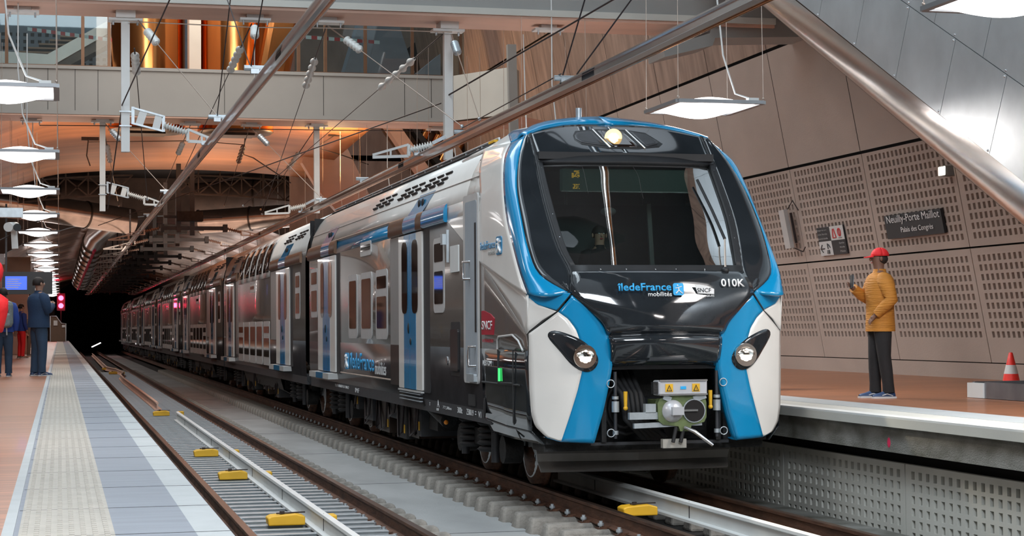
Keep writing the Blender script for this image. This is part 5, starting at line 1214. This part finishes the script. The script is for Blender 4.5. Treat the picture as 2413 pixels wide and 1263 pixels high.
def person(label,loc,rz,h,top,legs,shoe,armL,armR,skin='skin',hair='hair',cap=None,hood=False,lean=0,seated=False,jl=.90,shoe2='shoe_pale',hand=True,group=None,step=.0,hl=.0,wide=1.12):
    # faces -Y locally; armL/armR = (elbow, wrist) local points; x+ is the person's left when facing -Y
    t=thing('person',label,'person',(0,0,0),group); k=h/1.8
    V=lambda x,y,z:(x*k,(y+lean*(z-1))*k,z*k)
    hip=V(0,0,.97); leg=[]
    for s in (-1,1):
        dy=step*s
        leg.append([(hip,.11*k),(V(s*.095,0,.90),.075*k),(V(s*.10,-.01+dy*.5,.50),.062*k),(V(s*.10,.015+dy,.12),.045*k)])
    foot=[]
    torso=[(hip,.11*k),(V(0,0,1.16),(.125*k,.09*k)),(V(0,.0,1.36),(.13*k,.09*k)),(V(0,.01,1.46),(.07*k,.065*k)),(V(0,0,1.54),.056*k)]
    head=[(V(0,0,1.54),.058*k),(V(0,-.01,1.62),(.066*k,.08*k)),(V(0,-.01,1.70),(.078*k,.092*k)),(V(0,0,1.765),(.06*k,.07*k))]
    arms=[];A=[]
    for s,(el,wr) in ((1,armL),(-1,armR)):
        E_=V(*el);W_=V(*wr); sh=V(s*.175,.0,1.43)
        arms.append([(V(0,.01,1.46),(.07*k,.065*k)),(sh,.045*k),(E_,.045*k),(W_,.031*k)]); A.append((s,sh,E_,W_))
    hands=[]
    for s,sh,E_,W_ in A:
        d=(Vector(W_)-Vector(E_)).normalized(); side=d.cross(Vector((0,1,0.01))).normalized(); side=side if side.length>.1 else Vector((1,0,0))
        P0=Vector(W_)+d*.05*k; hands.append([(W_,.031*k),(tuple(P0),.03*k)])
        for f in range(4):
            b=P0+side*(f-1.5)*.018*k; q=b+d*(.045-.004*abs(f-1.5))*k; e_=q+(d*.02+Vector((0,0,-.02)))*k
            hands.append([(tuple(P0),.03*k),(tuple(b+d*.012*k),.0095*k),(tuple(q),.0088*k),(tuple(e_),.008*k)])
        hands.append([(W_,.031*k),(tuple(Vector(W_)+d*.03*k-side*.035*k),.0115*k),(tuple(Vector(W_)+d*.065*k-side*.045*k),.009*k)])
    pts,ed=chainset([*leg,torso,head,*arms,*hands]); body=skin_mesh('body',pts,ed,skin,t,2)
    fc=MB().use(skin); fc.ball(V(0,-.105,1.665),(.012*k,.018*k,.022*k),8,6)
    for s in (-1,1): fc.ball(V(s*.088,.0,1.67),(.012*k,.02*k,.03*k),8,6)
    fc.use('sign_white')
    for s in (-1,1): fc.ball(V(s*.03,-.088,1.69),(.012*k,.008*k,.007*k),8,6)
    fc.use('red_logo').ball(V(0,-.092,1.625),(.022*k,.007*k,.006*k),8,6); fc.build('face',None,t)
    jk=MB().use(top); NA=20
    def ring(x,y,z,rx,ry): return [V(x+rx*cos(2*PI*i/NA),y+ry*sin(2*PI*i/NA),z) for i in range(NA)]
    hem=jl; wd=wide; cols=[(hem,.180,.135),(hem+.06,.178,.135),(1.02,.172,.128),(1.14,.168,.128),(1.26,.182,.136),(1.36,.192,.138),(1.43,.182,.125),(1.475,.125,.105),(1.51,.078,.082),(1.55,.068,.075)]
    rows=[ring(0,.005,z,rx*.9*(wd if z<1.48 else 1),ry*(wd if z<1.48 else 1)) for z,rx,ry in cols]; jk.grid(rows,True,closed=True); jk.add(rows[0],[tuple(range(NA))],False)
    for s,sh,E_,W_ in A:
        s0=Vector(sh)-Vector((s*.045*k,0,0)); e_=Vector(E_); w2=Vector(W_).lerp(e_,.06)
        jk.tube([s0+Vector((-s*.02,0,.03))*k,s0+Vector((s*.035,0,-.01))*k,Vector(sh).lerp(e_,.3),Vector(sh).lerp(e_,.7),e_,e_.lerp(w2,.35),e_.lerp(w2,.8),w2],[q_*k*wd for q_ in (.05,.078,.074,.064,.058,.055,.046,.044)],14)
    jo=jk.build('jacket',None,t)
    tr=MB().use(legs); rows=[ring(0,.005,z,rx,ry) for z,rx,ry in ((.80,.125,.09),(.86,.155,.115),(.93,.16,.12),(1.02,.150,.115))]; tr.grid(rows,True,closed=True); tr.add(rows[0],[tuple(range(NA))],False)
    for s,ch in zip((-1,1),leg):
        kn=Vector(ch[2][0]); an=Vector(ch[3][0]); hp=Vector(V(s*.080,.0,.90))
        tr.tube([hp,hp.lerp(kn,.3),hp.lerp(kn,.7),kn,kn.lerp(an,.4),kn.lerp(an,.85),Vector((an.x,an.y,.07*k))],[q_*k*(1+(wide-1)*.6) for q_ in (.088,.092,.078,.068,.066,.058,.062)],14)
    tr.build('trousers',None,t)
    for s in (-1,1):
        dy=step*s; f=MB().use(shoe); X=s*.10; rows=[]
        for yy,ww,hh in ((.09,.030,.05),(.075,.042,.095),(.02,.045,.10),(-.05,.046,.075),(-.12,.05,.05),(-.17,.042,.04),(-.19,.02,.03)):
            rows.append([V(X+ww*cos(a*PI/8),dy+yy,max(.0,.012+ (hh)*max(0,sin(a*PI/8)))) for a in range(9)])
        f.grid(rows); f.add([rows[0][i] for i in range(9)],[tuple(range(9))],True)
        f.use(shoe2); pr=[(.10,.035),(.06,.048),(-.05,.05),(-.13,.054),(-.18,.045),(-.2,.02)]
        pts2=[(X+w_,yy+dy) for yy,w_ in pr]+[(X-w_,yy+dy) for yy,w_ in pr[::-1]]; f.prism([(a*k,b*k) for a,b in pts2],'z',0,.022*k)
        f.tube([V(X-s*.0+.047,dy+.05,.03),V(X+.047,dy-.02,.055),V(X+.045,dy-.08,.035)],.006*k,5).tube([V(X-.047,dy+.05,.03),V(X-.047,dy-.02,.055),V(X-.045,dy-.08,.035)],.006*k,5)
        f.build('shoe',None,t)
    hr=MB()
    if cap:
        hr.use(cap); rows=[]
        for j in range(7): rows.append([V(.098*cos(a*PI/10)*cos(j*PI/13),.012+.112*sin(a*PI/10)*cos(j*PI/13),1.705+.105*sin(j*PI/13)) for a in range(21)])
        hr.grid(rows); rows=[[V(.075*cos(a*PI/8),-.09-.10*sin(a*PI/8)*b,1.712-.02*b) for a in range(9)] for b in (0,.5,1)]
        hr.grid(rows); o=hr.build('cap',None,t,solid=.008)
        hr=MB().use(hair).ball(V(0,.03,1.67),(.085*k,.08*k,.07*k)); hr.build('hair',None,t)
    elif hood:
        hr.use(top).ball(V(0,.02,1.68),(.12*k,.13*k,.15*k)); hr.build('hood',None,t)
    else:
        hr.use(hair); rows=[]
        for j in range(8): rows.append([V(.09*cos(a*PI/10)*cos((j-1)*PI/15),.016+.105*sin(a*PI/10)*cos((j-1)*PI/15),1.70+.10*sin((j-1)*PI/15)+(-.035 if j==0 else 0)*(1 if sin(a*PI/10)>0 else -.3)) for a in range(21)])
        hr.grid(rows); hr.build('hair',None,t,solid=.008)
    t.location=loc; t.rotation_euler[2]=rz; return t,V
PI_=math.radians
hang=lambda s:((s*.25,.02,1.16),(s*.23,-.06,.93))
HL=((.25,.02,1.16),(.23,-.06,.93)); HR_=((-.25,.02,1.16),(-.23,-.06,.93))
t,V=person('man in orange quilted jacket and red cap holding up a phone on the right platform',(9.56,19.98,.92),PI_(-97),1.80,'jacket','black_cloth','shoe_blue',((.27,.06,1.18),(.17,-.11,.99)),((-.22,-.10,1.20),(-.10,-.30,1.33)),cap='red_cloth',jl=.80,step=.05,wide=1.28)
m=MB().use('black_cloth').ball(V(0,-.01,1.55),(.09,.09,.05),14,8); m.build('neck_scarf',None,t)
m=MB().use('matt_black').tube([V(.088,-.02,1.69),V(.05,-.10,1.69),V(-.05,-.10,1.69),V(-.088,-.02,1.69)],.006,6); m.build('glasses',None,t)
m=MB().use('jacket').tube([V(.0,.04,1.52),V(0,.02,1.56)],[.088,.092],16); m.build('collar',None,t)
t=thing('phone','dark smartphone held up by the man in the orange jacket','phone',(9.24,20.02,2.28)); MB().use('matt_black').bar((9.22,20.03,2.24),(9.24,20.06,2.40),.075,.012,up=(1,0,.2)).build('case',None,t); MB().use('blue_glassy').bar((9.232,20.035,2.25),(9.252,20.065,2.39),.066,.006,up=(1,0,.2)).build('display',None,t)
t,V=person('man in dark blue hooded top and jeans standing at the left platform strip',(-.40,36.4,.92),PI_(118),1.93,'navy','jeans','shoe_blue',((.22,-.05,1.18),(.08,-.24,1.30)),((-.22,-.05,1.18),(-.06,-.24,1.28)),skin='skin_light',step=.02,wide=1.4,jl=.88)
MB().use('navy').ball(V(0,.10,1.50),(.12,.07,.09)).build('hood',None,t)
MB().use('grey_cloth').tube([V(0,0,.90),V(0,0,.86)],[.19,.185],20).build('shirt_hem',None,t)
t,V=person('man in blue top seen from behind with a grey backpack, left platform',(-1.06,36.1,.92),PI_(175),1.72,'blue_cloth','jeans','shoe_blue',((.26,-.02,1.18),(.12,-.22,1.16)),HR_,step=.06,wide=1.3)
t=thing('backpack','grey-green backpack on the back of the man in blue','backpack',(-1.06,35.9,2.1))
b=MB().use('pack_grey').box((-1.25,35.76,1.86),(-.87,35.96,2.38)); b.build('main_bag',None,t,bevel=.085); MB().use('pack_grey').box((-1.20,35.68,1.88),(-.92,35.78,2.14)).build('front_pocket',None,t,bevel=.04); MB().use('pack_grey').box((-1.18,35.71,2.17),(-.94,35.78,2.28)).build('top_pocket',None,t,bevel=.03); MB().use('yellow').tube([(-1.13,35.74,2.27),(-1.0,35.74,2.29)],.008,6).build('zip',None,t)
for s in (-1,1): MB().use('text_grey').bar((-1.06+s*.07,35.8,1.86),(-1.06+s*.075,35.8,1.72),.025,.006).build('strap_end',None,t)
t,V=person('person in a bright red hood, cut off by the left edge of the photo',(-.91,16.1,.92),PI,1.52,'red_cloth','jeans','brown_cloth',((.2,-.08,1.15),(.1,-.22,1.2)),((-.2,-.08,1.15),(-.1,-.22,1.2)),hood=True,skin='skin_light',wide=.95); t.rotation_euler[1]=-.24
person('distant passenger in red and blue clothes at the far left of the platform',(-1.2,60,.92),PI_(120),1.75,'blue_cloth','red_cloth','brown_cloth',HL,HR_,skin='skin_light')
person('distant passenger in a brown coat beside the pillar on the left platform',(-1.0,66,.92),PI_(40),1.55,'brown_cloth','brown_cloth','brown_cloth',HL,HR_,skin='skin_light')
person('distant passenger in grey standing farthest back on the left platform',(-1.35,74,.92),PI_(10),1.8,'grey_cloth','black_cloth','brown_cloth',HL,HR_,skin='skin_light')
person('person in pale grey almost hidden behind the right flank of the train',(9.30,23.0,.92),PI_(-60),1.75,'grey_cloth','black_cloth','brown_cloth',((.22,-.02,1.2),(.1,-.2,1.25)),((-.22,-.02,1.2),(-.1,-.2,1.25)))
t,V=person('train driver with dark beard, dimly seen behind the windscreen',(XC-.16,19.35,1.32),0,1.62,'black_cloth','black_cloth','brown_cloth',((.24,-.06,1.15),(.16,-.28,1.12)),((-.24,-.06,1.15),(-.16,-.28,1.12)),skin='skin_light')
MB().use('hair').ball(V(0,-.05,1.60),(.06,.055,.045)).build('beard',None,t)
# ================================================================ PLATFORM FURNITURE
t=thing('traffic_cone','red and white traffic cone standing by the right wall','cone',(12.55,22.2,.92))
m=MB().use('red_plast').lathe([(0,.13),(.18,.095)],(12.55,22.2,.94),(0,0,1),24); m.lathe([(.30,.065),(.46,.028),(.47,.02)],(12.55,22.2,.94),(0,0,1),24); m.box((12.37,22.02,.92),(12.73,22.38,.95)); m.build('cone_body',None,t)
MB().use('sign_white').lathe([(.18,.096),(.30,.067)],(12.55,22.2,.94),(0,0,1),24).build('reflective_band',None,t)
t=thing('escalator_landing','low stainless steel trough at the foot of the escalator, right edge','landing',(11.3,17.8,.92))
m=MB().use('trough').box((10.56,14,.925),(10.60,19.3,1.115)).box((12.2,14,.925),(12.24,19.66,1.115)).box((10.6,19.6,.925),(12.2,19.66,1.115)); m.build('side_sheet',None,t)
MB().use('white_steel').box((10.54,19.3,.925),(10.62,19.68,1.10)).build('white_corner',None,t); MB().use('dark_gap').box((10.6,14,.925),(12.2,19.6,.97)).build('dark_pit',None,t)
t=thing('information_screen','lit blue train information screen in a black housing over the left platform','screen',(-1.1,50,3.0))
MB().use('sign_black').box((-1.5,50,2.78),(-.2,50.15,3.38)).build('housing',None,t); MB().use('screen_blue').box((-1.42,49.985,2.90),(-.86,50,3.26)).build('display',None,t)
q=MB().use('text_white')
for k in range(5): q.box((-1.38,49.975,2.95+.055*k),(-1.38+.3+.04*(k%3),49.985,2.968+.055*k))
q.build('display_text',None,t); text('5','text_white',t,(-.66,49.98,2.82),(1,0,0),(0,0,1),height=.12); MB().use('sole_grey').bar((-1.4,50.07,3.38),(-1.4,50.07,5.2),.05).build('hanger',None,t)
t=thing('security_camera','white security camera hanging under a grey arm at the left edge','camera',(-.7,30,3.4))
MB().use('galv').box((-1.6,29.9,3.62),(-.58,30.1,3.77)).build('arm',None,t); MB().use('white_steel').cyl((-.80,29.7,3.45),(-.70,30.1,3.48),.075,16).bar((-.72,30,3.45),(-.70,30,3.12),.1).build('camera_body',None,t); MB().use('matt_black').cyl((-.66,29.66,3.445),(-.665,29.70,3.445),.06,16).build('lens',None,t)
MB().use('wire').tube([(-.75,30,3.35),(-1.0,30,3.22),(-1.3,30,3.40)],.012,6).build('cable',None,t)
t=thing('speaker_box','brown box hanging in front of the left lamp row','box',(-1.2,62,4.1)); MB().use('bronze').box((-1.75,62,3.55),(-.95,62.4,4.25)).build('case',None,t); MB().use('galv').box((-1.95,61.9,4.0),(-1.78,62.3,4.35)).build('side_unit',None,t)
t=thing('signal','railway signal with two glowing red lamps before the tunnel','signal',(.07,150,.92))
MB().use('matt_black').box((-.25,150.1,3.4),(.4,150.2,4.8)).cyl((.07,150.15,.92),(.07,150.15,3.4),.06,10).build('mast_and_board',None,t)
for z in (4.42,3.80):
    MB().use('signal_red').ball((.07,150.0,z),(.20,.08,.20),16,10).build('red_lamp',None,t)
    l=bpy.data.lights.new('signal_light','POINT'); l.energy=40; l.color=(1,.03,.08); l.shadow_soft_size=.2; o=bpy.data.objects.new('signal_light',l); C.objects.link(o); o.location=(.07,149.6,z)
t=thing('platform_end_gate','grey barrier with notices closing the far end of the left platform','gate',(0,148,.92))
m=MB().use('brown_cloth').prism([(-.75,.92),(.45,.92),(.45,2.3),(.1,2.35),(-.3,2.9),(-.75,2.9)],'y',148,148.1); m.build('panel',None,t)
m=MB().use('galv').tube([(-.75,147.9,.92),(-.75,147.9,2.95),(-.3,147.9,2.95),(.1,147.9,2.38),(.45,147.9,2.35),(.45,147.9,.92)],.05,6); m.build('rail_frame',None,t)
MB().use('sign_white').box((-.5,147.9,2.2),(-.2,147.95,2.6)).box((.15,147.9,2.05),(.4,147.95,2.25)).build('notice',None,t)
t=thing('tunnel_tube_light','thin slanted white light low in the dark tunnel','light',(2.8,155,.4)); MB().use('lamp_glow').bar((2.5,150,.45),(3.2,150.5,.78),.07).build('tube',None,t)
t=thing('wall_pillar','pale brown pillar behind the passengers on the left platform','pillar',(-1.7,70,.92)); MB().use('soffit').box((-2.1,70,.92),(-1.15,70.6,4.4)).build('shaft',None,t)
